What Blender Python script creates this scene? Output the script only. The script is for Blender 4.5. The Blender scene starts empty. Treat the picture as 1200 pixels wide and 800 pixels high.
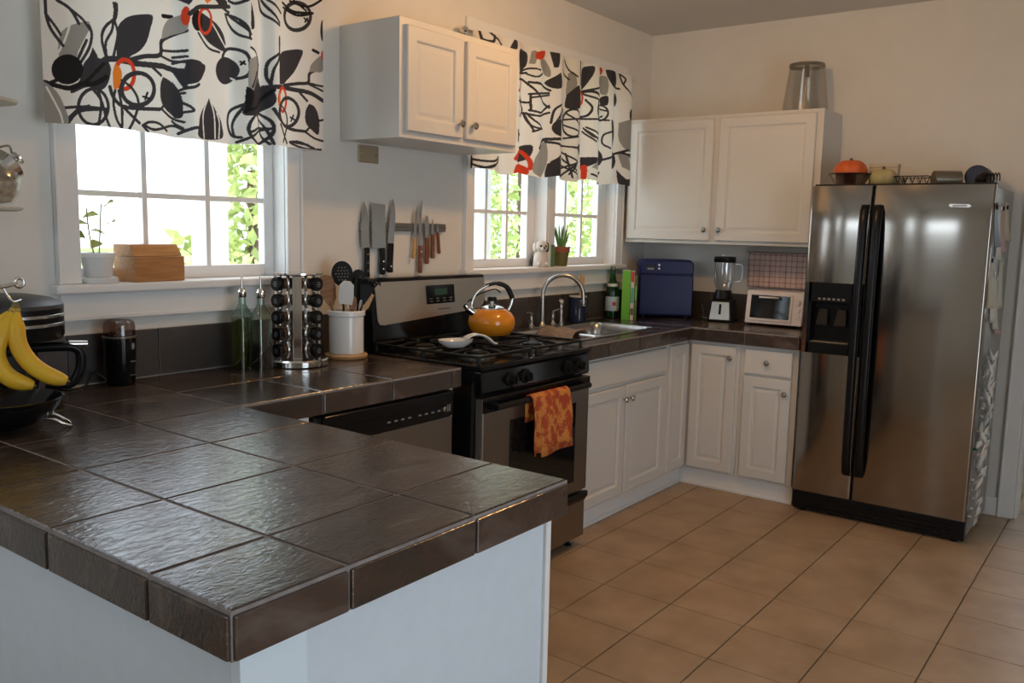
import bpy, bmesh, math, random
import numpy as np
from mathutils import Vector, Matrix

S = bpy.context.scene
COL = S.collection
R = math.radians
random.seed(7)

# ---------------------------------------------------------------- camera
CP = Vector((-1.5023, -2.7259, 1.4342)); YAW, PIT, ROL, FPX = 0.6400, -0.1282, 0.0219, 1021.25
FW = Vector((math.cos(PIT)*math.cos(YAW), math.cos(PIT)*math.sin(YAW), math.sin(PIT)))
RT = FW.cross(Vector((0, 0, 1))).normalized(); UP = RT.cross(FW)
RT, UP = math.cos(ROL)*RT + math.sin(ROL)*UP, -math.sin(ROL)*RT + math.cos(ROL)*UP
cam_d = bpy.data.cameras.new('camera'); cam = bpy.data.objects.new('camera', cam_d); COL.objects.link(cam)
m = Matrix.Identity(4)
for i in range(3):
    m[i][0] = RT[i]; m[i][1] = UP[i]; m[i][2] = -FW[i]; m[i][3] = CP[i]
cam.matrix_world = m
cam_d.sensor_width = 36; cam_d.lens = FPX/1200*36; cam_d.clip_start = .02; cam_d.clip_end = 200
S.camera = cam

def ray(u, v):
    return FW + (u-600)/FPX*RT - (v-400)/FPX*UP
def on_y(u, v, y):           # photo pixel -> point on the plane Y = y
    d = ray(u, v); return CP + d*((y-CP.y)/d.y)

# ---------------------------------------------------------------- view, world, light
S.view_settings.view_transform = 'Standard'; S.view_settings.look = 'None'
S.view_settings.gamma = 1; S.view_settings.use_curve_mapping = False
S.view_settings.exposure = -0.12

w = bpy.data.worlds.new('sky'); S.world = w; w.use_nodes = True
bg = w.node_tree.nodes['Background']
bg.inputs[0].default_value = (0.77, 0.885, 1.0, 1); bg.inputs[1].default_value = 4.3

def area(name, loc, rot, sx, sy, power, color, portal=False):
    l = bpy.data.lights.new(name, 'AREA'); l.shape = 'RECTANGLE'; l.size = sx; l.size_y = sy
    l.energy = power; l.color = color
    if portal: l.cycles.is_portal = True
    o = bpy.data.objects.new(name, l); COL.objects.link(o); o.location = loc; o.rotation_euler = rot
    return o
# portals: guide the sky's light in by each window opening (they give off none themselves)
def portal(loc, rot, sx, sy): area('window_portal', loc, rot, sx, sy, 0, (1, 1, 1), True)
portal((0.275, .17, 1.77), (R(-90), 0, 0), .84, 1.1)
portal((2.49, .17, 1.77), (R(-90), 0, 0), 1.42, 1.1)
portal((-1.95, .17, 1.78), (R(-90), 0, 0), 1.22, .56)
portal((-3.33, -1.25, 1.78), (0, R(-90), 0), .56, 1.72)
portal((-.3, -4.73, 1.05), (R(90), 0, 0), 1.72, 2.12)
sun_d = bpy.data.lights.new('sun', 'SUN'); sun_d.energy = 7; sun_d.angle = R(.6); sun_d.color = (1, .93, .8)
sun = bpy.data.objects.new('sun', sun_d); COL.objects.link(sun); sun.rotation_euler = (R(24), R(10), 0)

# ---------------------------------------------------------------- mesh helpers
class MB:
    def __init__(s): s.v = []; s.f = []; s.sm = []; s.mi = []; s.cur = 0
    def add(s, vs, fs, smooth=False):
        b = len(s.v); s.v += [tuple(p) for p in vs]
        for f in fs:
            s.f.append(tuple(b+i for i in f)); s.sm.append(smooth); s.mi.append(s.cur)
        return s
    def box(s, x0, y0, z0, x1, y1, z1):
        x0, x1 = min(x0, x1), max(x0, x1); y0, y1 = min(y0, y1), max(y0, y1); z0, z1 = min(z0, z1), max(z0, z1)
        return s.add([(x0,y0,z0),(x1,y0,z0),(x1,y1,z0),(x0,y1,z0),(x0,y0,z1),(x1,y0,z1),(x1,y1,z1),(x0,y1,z1)],
              [(0,3,2,1),(4,5,6,7),(0,1,5,4),(1,2,6,5),(2,3,7,6),(3,0,4,7)])
    def hexa(s, b, t):       # bottom 4 pts, top 4 pts (ccw from above)
        return s.add(list(b)+list(t), [(0,3,2,1),(4,5,6,7),(0,1,5,4),(1,2,6,5),(2,3,7,6),(3,0,4,7)])
    def lathe(s, prof, n=32, c=(0,0,0), axis='z', sharp=35, sx=1, sy=1, closed=False):
        def P(r, z, a):
            x, y = r*math.cos(a)*sx, r*math.sin(a)*sy
            if axis == 'z': return (c[0]+x, c[1]+y, c[2]+z)
            if axis == 'x': return (c[0]+z, c[1]+x, c[2]+y)
            return (c[0]+y, c[1]+z, c[2]+x)
        if closed: prof = list(prof)+[prof[0]]
        k = len(prof); rings = []
        def ring(i):
            r, z = prof[i]; return [P(max(r, 1e-5), z, 2*math.pi*j/n) for j in range(n)]
        prev = ring(0)
        segs = []
        vs = []; fs = []
        start = len(vs); vs += prev; last = start
        for i in range(1, k):
            if i >= 2:
                a = Vector((prof[i-1][0]-prof[i-2][0], prof[i-1][1]-prof[i-2][1])); b = Vector((prof[i][0]-prof[i-1][0], prof[i][1]-prof[i-1][1]))
                if a.length > 1e-7 and b.length > 1e-7 and a.angle(b) > R(sharp):
                    last = len(vs); vs += ring(i-1)
            cur = len(vs); vs += ring(i)
            for j in range(n):
                j2 = (j+1) % n
                fs.append((last+j, last+j2, cur+j2, cur+j))
            last = cur
        s.add(vs, fs, True)
        if not closed:
            if prof[0][0] > 1e-4:
                b = ring(0); s.add(b, [tuple(range(n))[::-1]])
            if prof[-1][0] > 1e-4:
                b = ring(k-1); s.add(b, [tuple(range(n))])
        return s
    def tube(s, pts, r, n=10, closed=False, cap=True, flat=None):
        pts = [Vector(p) for p in pts]; k = len(pts)
        rr = r if isinstance(r, (list, tuple)) else [r]*k
        T = []
        for i in range(k):
            if closed: t = pts[(i+1) % k]-pts[i-1]
            else: t = pts[min(i+1, k-1)]-pts[max(i-1, 0)]
            T.append(t.normalized() if t.length > 1e-9 else Vector((0, 0, 1)))
        a = Vector((0, 0, 1)) if abs(T[0].z) < .9 else Vector((1, 0, 0))
        nrm = T[0].cross(a).normalized(); vs = []; fs = []
        for i in range(k):
            nrm = (nrm - T[i]*nrm.dot(T[i])).normalized(); bn = T[i].cross(nrm)
            for j in range(n):
                an = 2*math.pi*j/n
                vs.append(pts[i]+rr[i]*(nrm*math.cos(an)*(flat or 1)+bn*math.sin(an)))
        for i in range(k if closed else k-1):
            i2 = (i+1) % k
            for j in range(n):
                j2 = (j+1) % n
                fs.append((i*n+j, i*n+j2, i2*n+j2, i2*n+j))
        s.add(vs, fs, True)
        if cap and not closed:
            s.add(vs[:n], [tuple(range(n))[::-1]]); s.add(vs[-n:], [tuple(range(n))])
        return s
    def prism(s, poly, a0, a1, axis='y'):
        def P(p, a):
            if axis == 'y': return (p[0], a, p[1])
            if axis == 'x': return (a, p[0], p[1])
            return (p[0], p[1], a)
        n = len(poly); vs = [P(p, a0) for p in poly]+[P(p, a1) for p in poly]
        fs = [tuple(range(n))[::-1], tuple(range(n, 2*n))]+[(i, (i+1) % n, n+(i+1) % n, n+i) for i in range(n)]
        return s.add(vs, fs)
    def rings(s, w, h, lv, axis='y', o=(0,0,0), sgn=-1):
        # lofted concentric rectangles: lv = [(inset, depth)], front towards sgn*axis ; o = lower corner
        vs = []; fs = []
        for ins, d in lv:
            q = [(ins, ins), (w-ins, ins), (w-ins, h-ins), (ins, h-ins)]
            for a, b in q:
                vs.append((o[0]+a, o[1]+sgn*d, o[2]+b) if axis == 'y' else (o[0]+sgn*d, o[1]+a, o[2]+b))
        for i in range(len(lv)-1):
            for j in range(4):
                j2 = (j+1) % 4; fs.append((4*i+j, 4*i+j2, 4*i+4+j2, 4*i+4+j))
        L = 4*(len(lv)-1); fs.append((L, L+1, L+2, L+3)); fs.append((3, 2, 1, 0))
        return s.add(vs, fs)
    def ball(s, c, r, nu=20, nv=12):
        r = (r, r, r) if not isinstance(r, (tuple, list)) else r
        vs = []; fs = []
        for i in range(nv+1):
            t = math.pi*i/nv
            for j in range(nu):
                a = 2*math.pi*j/nu
                vs.append((c[0]+r[0]*math.sin(t)*math.cos(a), c[1]+r[1]*math.sin(t)*math.sin(a), c[2]+r[2]*math.cos(t)))
        for i in range(nv):
            for j in range(nu):
                j2 = (j+1) % nu; fs.append((i*nu+j, (i+1)*nu+j, (i+1)*nu+j2, i*nu+j2))
        return s.add(vs, fs, True)
    def xf(s, M, a=0):
        s.v[a:] = [tuple(M @ Vector(p)) for p in s.v[a:]]; return s
    def mesh(s, name, mats):
        me = bpy.data.meshes.new(name); me.from_pydata(s.v, [], s.f)
        me.polygons.foreach_set('use_smooth', s.sm)
        mats = mats if isinstance(mats, (list, tuple)) else [mats]
        for x in mats: me.materials.append(x)
        if len(mats) > 1: me.polygons.foreach_set('material_index', s.mi)
        bm = bmesh.new(); bm.from_mesh(me); bmesh.ops.recalc_face_normals(bm, faces=bm.faces); bm.to_mesh(me); bm.free()
        me.update(); return me
    def build(s, name, mats, parent=None, bevel=0, seg=2, loc=None, rot=None):
        o = bpy.data.objects.new(name, s.mesh(name, mats)); COL.objects.link(o)
        if parent: o.parent = parent
        if loc: o.location = loc
        if rot: o.rotation_euler = rot
        if bevel:
            b = o.modifiers.new('bevel', 'BEVEL'); b.width = bevel; b.segments = seg; b.limit_method = 'ANGLE'; b.angle_limit = R(40)
        return o

def thing(name, label, cat, loc=(0,0,0), rz=0, group=None):
    o = bpy.data.objects.new(name, None); COL.objects.link(o); o.empty_display_size = .05
    o.location = loc; o.rotation_euler = (0, 0, rz); o['label'] = label; o['category'] = cat
    if group: o['group'] = group
    return o
def tag(o, label, cat, group=None, kind=None):
    o['label'] = label; o['category'] = cat
    if group: o['group'] = group
    if kind: o['kind'] = kind
    return o
def struct(o, label, cat): return tag(o, label, cat, kind='structure')
def sobj(name, label, cat, loc=(0,0,0)):
    return struct(thing(name, label, cat, loc), label, cat)
def share(o, parent, loc=None, rot=None):
    c = o.copy(); COL.objects.link(c); c.parent = parent
    if loc is not None: c.location = loc
    if rot is not None: c.rotation_euler = rot
    return c
def copy_tree(o, parent=None):
    c = o.copy(); COL.objects.link(c); c.parent = parent
    for ch in [x for x in bpy.data.objects if x.parent == o]: copy_tree(ch, c)
    return c
def arc(c, r, a0, a1, n, plane='xz'):
    out = []
    for i in range(n+1):
        a = R(a0+(a1-a0)*i/n); p, q = r*math.cos(a), r*math.sin(a)
        out.append((c[0]+p, c[1], c[2]+q) if plane == 'xz' else (c[0]+p, c[1]+q, c[2]) if plane == 'xy' else (c[0], c[1]+p, c[2]+q))
    return out
def spline(pts, n=6):
    P = [Vector(p) for p in pts]; out = []
    for i in range(len(P)-1):
        a = P[max(i-1, 0)]; b = P[i]; c = P[i+1]; d = P[min(i+2, len(P)-1)]
        for k in range(n):
            t = k/n
            out.append(.5*((2*b)+(c-a)*t+(2*a-5*b+4*c-d)*t*t+(3*b-a-3*c+d)*t**3))
    out.append(P[-1]); return out

# ---------------------------------------------------------------- materials
def mat(name, col, rough=.5, metal=0, spec=.5, var=0, vscale=8, bump=0, bscale=60, trans=0, ior=1.45, alpha=1, coat=0, emit=None, es=0, aniso=0, col2=None, rvar=0):
    M = bpy.data.materials.new(name); M.use_nodes = True; t = M.node_tree; p = t.nodes['Principled BSDF']
    c = (*col, 1)
    p.inputs['Base Color'].default_value = c; p.inputs['Roughness'].default_value = rough; p.inputs['Metallic'].default_value = metal
    p.inputs['Specular IOR Level'].default_value = spec; p.inputs['IOR'].default_value = ior
    p.inputs['Transmission Weight'].default_value = trans; p.inputs['Alpha'].default_value = alpha; p.inputs['Coat Weight'].default_value = coat
    if aniso: p.inputs['Anisotropic'].default_value = aniso
    if emit: p.inputs['Emission Color'].default_value = (*emit, 1); p.inputs['Emission Strength'].default_value = es
    g = None
    if var or bump or col2 or rvar:
        g = t.nodes.new('ShaderNodeNewGeometry')
    if var or col2:
        n = t.nodes.new('ShaderNodeTexNoise'); n.inputs['Scale'].default_value = vscale; n.inputs['Detail'].default_value = 5
        t.links.new(g.outputs['Position'], n.inputs['Vector'])
        mx = t.nodes.new('ShaderNodeMix'); mx.data_type = 'RGBA'
        a = col if col2 else tuple(max(0, x*(1-var)) for x in col); b = col2 or tuple(min(1, x*(1+var)) for x in col)
        mx.inputs[6].default_value = (*a, 1); mx.inputs[7].default_value = (*b, 1)
        rp = t.nodes.new('ShaderNodeMapRange'); rp.inputs[1].default_value = .3; rp.inputs[2].default_value = .7
        t.links.new(n.outputs[0], rp.inputs[0]); t.links.new(rp.outputs[0], mx.inputs[0]); t.links.new(mx.outputs[2], p.inputs['Base Color'])
    if rvar:
        n = t.nodes.new('ShaderNodeTexNoise'); n.inputs['Scale'].default_value = vscale*1.7
        t.links.new(g.outputs['Position'], n.inputs['Vector'])
        rp = t.nodes.new('ShaderNodeMapRange'); rp.inputs[3].default_value = max(0, rough-rvar); rp.inputs[4].default_value = rough+rvar
        t.links.new(n.outputs[0], rp.inputs[0]); t.links.new(rp.outputs[0], p.inputs['Roughness'])
    if bump:
        n = t.nodes.new('ShaderNodeTexNoise'); n.inputs['Scale'].default_value = bscale; n.inputs['Detail'].default_value = 6
        t.links.new(g.outputs['Position'], n.inputs['Vector'])
        b = t.nodes.new('ShaderNodeBump'); b.inputs['Strength'].default_value = bump; b.inputs['Distance'].default_value = .004
        t.links.new(n.outputs[0], b.inputs['Height']); t.links.new(b.outputs[0], p.inputs['Normal'])
    return M

def slate(name, base, light, rough, bump=.35):
    M = bpy.data.materials.new(name); M.use_nodes = True; t = M.node_tree; p = t.nodes['Principled BSDF']
    g = t.nodes.new('ShaderNodeNewGeometry'); oi = t.nodes.new('ShaderNodeObjectInfo')
    off = t.nodes.new('ShaderNodeVectorMath'); off.operation = 'MULTIPLY_ADD'
    cmb = t.nodes.new('ShaderNodeCombineXYZ')
    for i in range(3): t.links.new(oi.outputs['Random'], cmb.inputs[i])
    off.inputs[1].default_value = (7, 3, 5); t.links.new(cmb.outputs[0], off.inputs[0]); t.links.new(g.outputs['Position'], off.inputs[2])
    mp = t.nodes.new('ShaderNodeMapping'); mp.inputs['Scale'].default_value = (1, 2.2, 1.5); mp.inputs['Rotation'].default_value = (0, 0, .6)
    t.links.new(off.outputs[0], mp.inputs[0])
    n = t.nodes.new('ShaderNodeTexNoise'); n.inputs['Scale'].default_value = 5; n.inputs['Detail'].default_value = 8; n.inputs['Distortion'].default_value = .9
    t.links.new(mp.outputs[0], n.inputs['Vector'])
    cr = t.nodes.new('ShaderNodeValToRGB'); e = cr.color_ramp.elements
    e[0].position = .32; e[0].color = (*base, 1); e[1].position = .72; e[1].color = (*light, 1)
    e2 = cr.color_ramp.elements.new(.52); e2.color = (base[0]*1.55, base[1]*1.25, base[2]*1.05, 1)
    t.links.new(n.outputs[0], cr.inputs[0])
    hs = t.nodes.new('ShaderNodeHueSaturation'); mr = t.nodes.new('ShaderNodeMapRange'); mr.inputs[3].default_value = .8; mr.inputs[4].default_value = 1.2
    t.links.new(oi.outputs['Random'], mr.inputs[0]); t.links.new(mr.outputs[0], hs.inputs['Value']); t.links.new(cr.outputs[0], hs.inputs['Color'])
    t.links.new(hs.outputs[0], p.inputs['Base Color'])
    n2 = t.nodes.new('ShaderNodeTexNoise'); n2.inputs['Scale'].default_value = 34; n2.inputs['Detail'].default_value = 4; n2.inputs['Distortion'].default_value = 1.2
    t.links.new(mp.outputs[0], n2.inputs['Vector'])
    b = t.nodes.new('ShaderNodeBump'); b.inputs['Strength'].default_value = bump; b.inputs['Distance'].default_value = .006
    t.links.new(n2.outputs[0], b.inputs['Height']); t.links.new(b.outputs[0], p.inputs['Normal'])
    p.inputs['Roughness'].default_value = rough; p.inputs['Specular IOR Level'].default_value = .75
    return M

def wood(name, a, b, rough=.5, scale=(3, 30, 30)):
    M = bpy.data.materials.new(name); M.use_nodes = True; t = M.node_tree; p = t.nodes['Principled BSDF']
    tc = t.nodes.new('ShaderNodeTexCoord'); mp = t.nodes.new('ShaderNodeMapping'); mp.inputs['Scale'].default_value = scale
    t.links.new(tc.outputs['Object'], mp.inputs[0]); n = t.nodes.new('ShaderNodeTexNoise'); n.inputs['Scale'].default_value = 2.5; n.inputs['Detail'].default_value = 5
    t.links.new(mp.outputs[0], n.inputs['Vector']); cr = t.nodes.new('ShaderNodeValToRGB')
    cr.color_ramp.elements[0].position = .35; cr.color_ramp.elements[1].position = .7
    cr.color_ramp.elements[0].color = (*a, 1); cr.color_ramp.elements[1].color = (*b, 1)
    t.links.new(n.outputs[0], cr.inputs[0]); t.links.new(cr.outputs[0], p.inputs['Base Color']); p.inputs['Roughness'].default_value = rough
    return M

K = dict(
 wall=mat('wall_paint', (.74, .72, .67), .75, var=.02, bump=.06, bscale=180),
 ceil=mat('ceiling_paint', (.66, .64, .60), .9, bump=.05, bscale=120),
 trim=mat('trim_paint', (.80, .80, .79), .35),
 cab=mat('cabinet_paint', (.66, .645, .61), .38, var=.015, vscale=3),
 panel=mat('peninsula_paint', (.63, .70, .765), .5, var=.02, vscale=30),
 ftile=None,
 grout=mat('floor_grout', (.23, .17, .12), .9, var=.2, vscale=40),
 cgrout=mat('counter_grout', (.25, .22, .21), .85, var=.2, vscale=60),
 ctile=slate('counter_slate_tile', (.036, .028, .025), (.115, .09, .078), .17, .22),
 btile=slate('backsplash_slate_tile', (.032, .029, .028), (.075, .068, .066), .45, .25),
 steel=mat('brushed_steel', (.66, .62, .56), .38, 1),
 steel2=mat('plain_steel', (.52, .51, .50), .24, 1),
 dsteel=mat('dark_steel', (.30, .275, .25), .34, 1, aniso=.4),
 chrome=mat('chrome', (.78, .77, .75), .10, 1),
 nickel=mat('nickel_knob', (.50, .48, .45), .25, 1),
 black=mat('black_enamel', (.005, .005, .006), .12, spec=.35),
 blackp=mat('black_plastic', (.007, .007, .008), .30, spec=.3),
 blackm=mat('black_iron', (.008, .008, .008), .45, spec=.3, bump=.1, bscale=200),
 glassb=mat('oven_glass', (.008, .008, .008), .05),
 glass=mat('clear_glass', (1, 1, 1), .02, trans=1, ior=1.45),
 white=mat('white_ceramic', (.78, .77, .74), .15, coat=.3),
 whitep=mat('white_plastic', (.76, .75, .73), .3),
 terra=mat('terracotta_rim', (.30, .10, .05), .7), olive=mat('olive_glaze', (.14, .13, .035), .5),
 leaf=mat('leaf_green', (.34, .36, .07), .45, var=.25, vscale=30), aloe=mat('aloe_green', (.14, .30, .08), .4, var=.2, vscale=40),
 orange=mat('orange_enamel', (.70, .25, .012), .12, coat=.5),
 boxw=wood('box_wood', (.36, .16, .05), (.50, .24, .09), .45, (4, 40, 40)),
 spoonw=wood('spoon_wood', (.24, .11, .045), (.36, .18, .08), .55, (6, 40, 40)),
 lightw=wood('light_wood', (.55, .32, .13), (.66, .42, .2), .45, (5, 40, 40)),
 handle=wood('handle_wood', (.16, .05, .025), (.25, .09, .045), .4, (40, 40, 4)),
 navy=mat('navy_gloss', (.010, .012, .085), .28, spec=.22),
 navyc=mat('navy_ceramic', (.012, .018, .045), .15),
 green=mat('bottle_green', (.03, .16, .05), .06, trans=.85, ior=1.45),
 label=mat('pale_label', (.45, .58, .68), .5), wlabel=mat('white_label', (.70, .70, .66), .5), red=mat('red_print', (.55, .04, .03), .5),
 bookg=mat('book_green', (.16, .50, .04), .45), bookw=mat('book_white', (.66, .62, .52), .5), bookr=mat('book_red', (.55, .05, .04), .45), bookd=mat('book_dark_green', (.10, .16, .04), .5), bookt=mat('book_teal', (.12, .42, .27), .5), page=mat('pages', (.75, .72, .62), .8),
 pink=mat('pale_pink_enamel', (.78, .70, .67), .35),
 banana=mat('banana_peel', (.78, .48, .03), .45, col2=(.72, .40, .02), vscale=14, bump=.1, bscale=40), bstem=mat('banana_stem', (.20, .14, .04), .7),
 smoke=mat('smoky_plastic', (.35, .26, .23), .12, trans=.7, ior=1.3),
 copper=mat('copper_edge', (.36, .19, .12), .4, .6),
 brass=mat('tan_plate', (.42, .36, .25), .35, .5),
 taupe=mat('taupe_cloth', (.26, .19, .14), .9, var=.2, vscale=60, bump=.3, bscale=300),
 oil=mat('olive_oil', (.30, .26, .02), .05, trans=.75, ior=1.4), vinegar=mat('dark_vinegar', (.02, .008, .005), .1),
 spice1=mat('spice_brown', (.20, .09, .03), .8, var=.3, vscale=90), spice2=mat('spice_green', (.14, .14, .05), .8, var=.3, vscale=90),
 squash=mat('orange_squash_skin', (.62, .12, .025), .5, var=.2, vscale=18), gourd=mat('pale_gourd_skin', (.55, .44, .24), .5, col2=(.20, .26, .10), vscale=9),
 bowlb=mat('brown_glass', (.08, .03, .015), .1, trans=.4), tin=mat('tin_grey', (.22, .20, .16), .35, .6), ind=mat('indigo_can', (.02, .018, .04), .3),
 paper=mat('note_paper', (.66, .66, .60), .8), paper2=mat('cream_paper', (.60, .54, .42), .8), paper3=mat('pink_paper', (.55, .38, .38), .8), ribbon=mat('white_ribbon', (.75, .74, .70), .45),
 fgreen=mat('clip_green', (.02, .2, .05), .4), screen=mat('clock_display', (.015, .035, .02), .2, emit=(.15, .5, .25), es=.025), btn=mat('pale_button', (.24, .24, .24), .4),
 grey=mat('fridge_side_grey', (.34, .34, .33), .45, bump=.1, bscale=260),
 fur=mat('figurine_white', (.66, .60, .54), .7), figd=mat('figurine_dark', (.03, .025, .02), .5),
 cream=mat('cream_wood', (.62, .57, .48), .5), glaze=mat('window_glass', (1, 1, 1), 0, trans=1, ior=1.0, spec=.2),
 outw=mat('outdoor_white_paint', (.75, .74, .73), .6), grass=mat('lawn', (.16, .26, .06), .9, var=.4, vscale=3), pave=mat('pale_paving', (.6, .58, .54), .8, var=.1), tleaf=mat('tree_leaf', (.48, .56, .22), .6, var=.3, vscale=6), bark=mat('bark', (.14, .09, .06), .9),
 lampg=mat('lamp_glass', (.9, .85, .75), .4, emit=(1, .78, .5), es=2.5),
)
def floor_mat():
    return mat('floor_tile_ceramic', (.35, .235, .14), .40, col2=(.47, .335, .215), vscale=5, bump=.12, bscale=45, rvar=.06)
K['ftile'] = floor_mat()
def pane_mat(name, fac=.05, tint=(1, 1, 1)):
    M = bpy.data.materials.new(name); M.use_nodes = True; t = M.node_tree; t.nodes.clear()
    o = t.nodes.new('ShaderNodeOutputMaterial'); a = t.nodes.new('ShaderNodeBsdfTransparent'); b = t.nodes.new('ShaderNodeBsdfGlossy'); b.inputs['Roughness'].default_value = .02; a.inputs[0].default_value = (*tint, 1)
    x = t.nodes.new('ShaderNodeMixShader'); x.inputs[0].default_value = fac
    t.links.new(a.outputs[0], x.inputs[1]); t.links.new(b.outputs[0], x.inputs[2]); t.links.new(x.outputs[0], o.inputs[0]); return M
K['pane'] = pane_mat('window_pane_glass')
K['thin'] = pane_mat('thin_clear_glass', .15)
K['bglass'] = pane_mat('greenish_bottle_glass', .16, (.62, .74, .68))

# ================================================================ the room
XW, ZC = 3.58, 2.66            # back wall plane, ceiling height
XF, YR = -3.2, -4.6            # wall behind the dining end, wall behind the camera
def wall_x(mb, x0, x1, y0, y1, holes, top=ZC):   # wall running along X with openings (x0,x1,z0,z1)
    xs = x0
    for a, b, c, d in sorted(holes):
        mb.box(xs, y0, 0, a, y1, top)
        if c > 0: mb.box(a, y0, 0, b, y1, c)
        mb.box(a, y0, d, b, y1, top); xs = b
    mb.box(xs, y0, 0, x1, y1, top); return mb
def wall_y(mb, y0, y1, x0, x1, holes, top=ZC):
    ys = y0
    for a, b, c, d in sorted(holes):
        mb.box(x0, ys, 0, x1, a, top)
        if c > 0: mb.box(x0, a, 0, x1, b, c)
        mb.box(x0, a, d, x1, b, top); ys = b
    mb.box(x0, ys, 0, x1, y1, top); return mb
SILL, HEAD = 1.235, 2.30
W1 = (-.14, .69); W2 = (1.79, 3.19); W3 = (-2.55, -1.35)
struct(wall_x(MB(), XF-.12, XW+.12, 0, .16, [(*W1, SILL-.03, HEAD), (*W2, SILL-.03, HEAD), (*W3, 1.50, 2.06)]).build('wall_left', K['wall']), 'off-white plaster wall holding the windows', 'wall')
struct(wall_y(MB(), YR-.12, 0, XW, XW+.12, [(-3.15, -2.2125, 0, 2.08)]).build('wall_back', K['wall']), 'off-white plaster wall behind the refrigerator and wall cabinet', 'wall')
struct(wall_y(MB(), YR-.12, 0, XF-.12, XF, [(-2.1, -.4, 1.50, 2.06)]).build('wall_front', K['wall']), 'off-white plaster wall of the dining end', 'wall')
struct(wall_x(MB(), XF, XW, YR-.12, YR, [(-1.15, .55, 0, 2.1)]).build('wall_right', K['wall']), 'off-white plaster wall with the patio door', 'wall')
struct(MB().box(XF-.12, YR-.12, ZC, XW+2.0, .16, ZC+.1).build('ceiling', K['ceil']), 'flat off-white painted ceiling', 'ceiling')
nb = MB(); wall_y(nb, -3.6, -1.7, XW+1.9, XW+2.0, [(-3.1, -2.2, .9, 2.0)]); nb.box(XW+.12, -1.75, 0, XW+1.9, -1.65, ZC); nb.box(XW+.12, -3.65, 0, XW+1.9, -3.55, ZC)  # opening in the far wall is added to let sky light the hall
struct(nb.build('wall_hall', K['wall']), 'hallway wall beyond the doorway with an opening added to light the hall', 'wall')

# floor: slab + individual tiles with recessed grout
fl = MB().box(XF-.12, YR-.12, -.10, XW+2.0, .16, -.006)
floor = struct(fl.build('floor', K['grout']), 'beige ceramic tiled kitchen floor', 'floor')
PX, PY, GX, GY = .3165, .2985, 2.425, -1.005
def slab(w, d, t, mtl, ch=.003, name='tile'):
    m_ = MB(); m_.rings(w, d, [(0, 0), (0, t-ch), (ch, t)], axis='y'); 
    m_.v = [(x-w/2, z-d/2, -y) for x, y, z in m_.v]       # lay flat, top towards +Z
    return m_.mesh(name, mtl)
tm = slab(PX-.005, PY-.005, .0062, K['ftile'], .0012)
def put(me, name, parent, loc, rot=None):
    o = bpy.data.objects.new(name, me); COL.objects.link(o); o.parent = parent; o.location = loc
    if rot: o.rotation_euler = rot
    return o
far = MB()
for i in range(-18, 11):
    for j in range(-12, 4):
        cx, cy = GX+(i+.5)*PX, GY+(j+.5)*PY
        if cx < XF or cx > XW+1.9 or cy < YR or cy > .05: continue
        if -1 <= 0 and cx > .2 and cx < XW+.5 and cy < -.55 and cy > -3.35:
            put(tm, 'tile', floor, (cx, cy, -.006), (random.uniform(-.0008, .0008), random.uniform(-.0008, .0008), 0))
        else:
            far.box(cx-PX/2+.0025, cy-PY/2+.0025, -.006, cx+PX/2-.0025, cy+PY/2-.0025, 0)
fo = far.build('outlying_tiles', K['ftile'], floor); fo['kind'] = 'stuff'

# doorway casing and baseboards at the back wall
tr = sobj('trim_1', 'white painted door casing beside the refrigerator', 'trim', (XW, -2.24, 0))
MB().box(-.022, .03, 0, -.0005, .10, 2.08).box(-.028, .088, 0, -.022, .10, 2.08).build('casing_leg', K['trim'], tr, .003)
MB().box(-.022, -.98, 2.08, 0, .10, 2.16).build('casing_head', K['trim'], tr, .003)
MB().box(-.022, -.98, 0, 0, -.91, 2.08).build('casing_leg', K['trim'], tr, .003)
MB().box(.0, .012, 0, .12, .0265, 2.08).build('jamb', K['trim'], tr, .002)
struct(MB().box(XW-.016, -2.14, 0, XW, -1.3, .10).build('baseboard_back', K['trim'], None, .004), 'white baseboard beside the door casing', 'baseboard')

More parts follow.
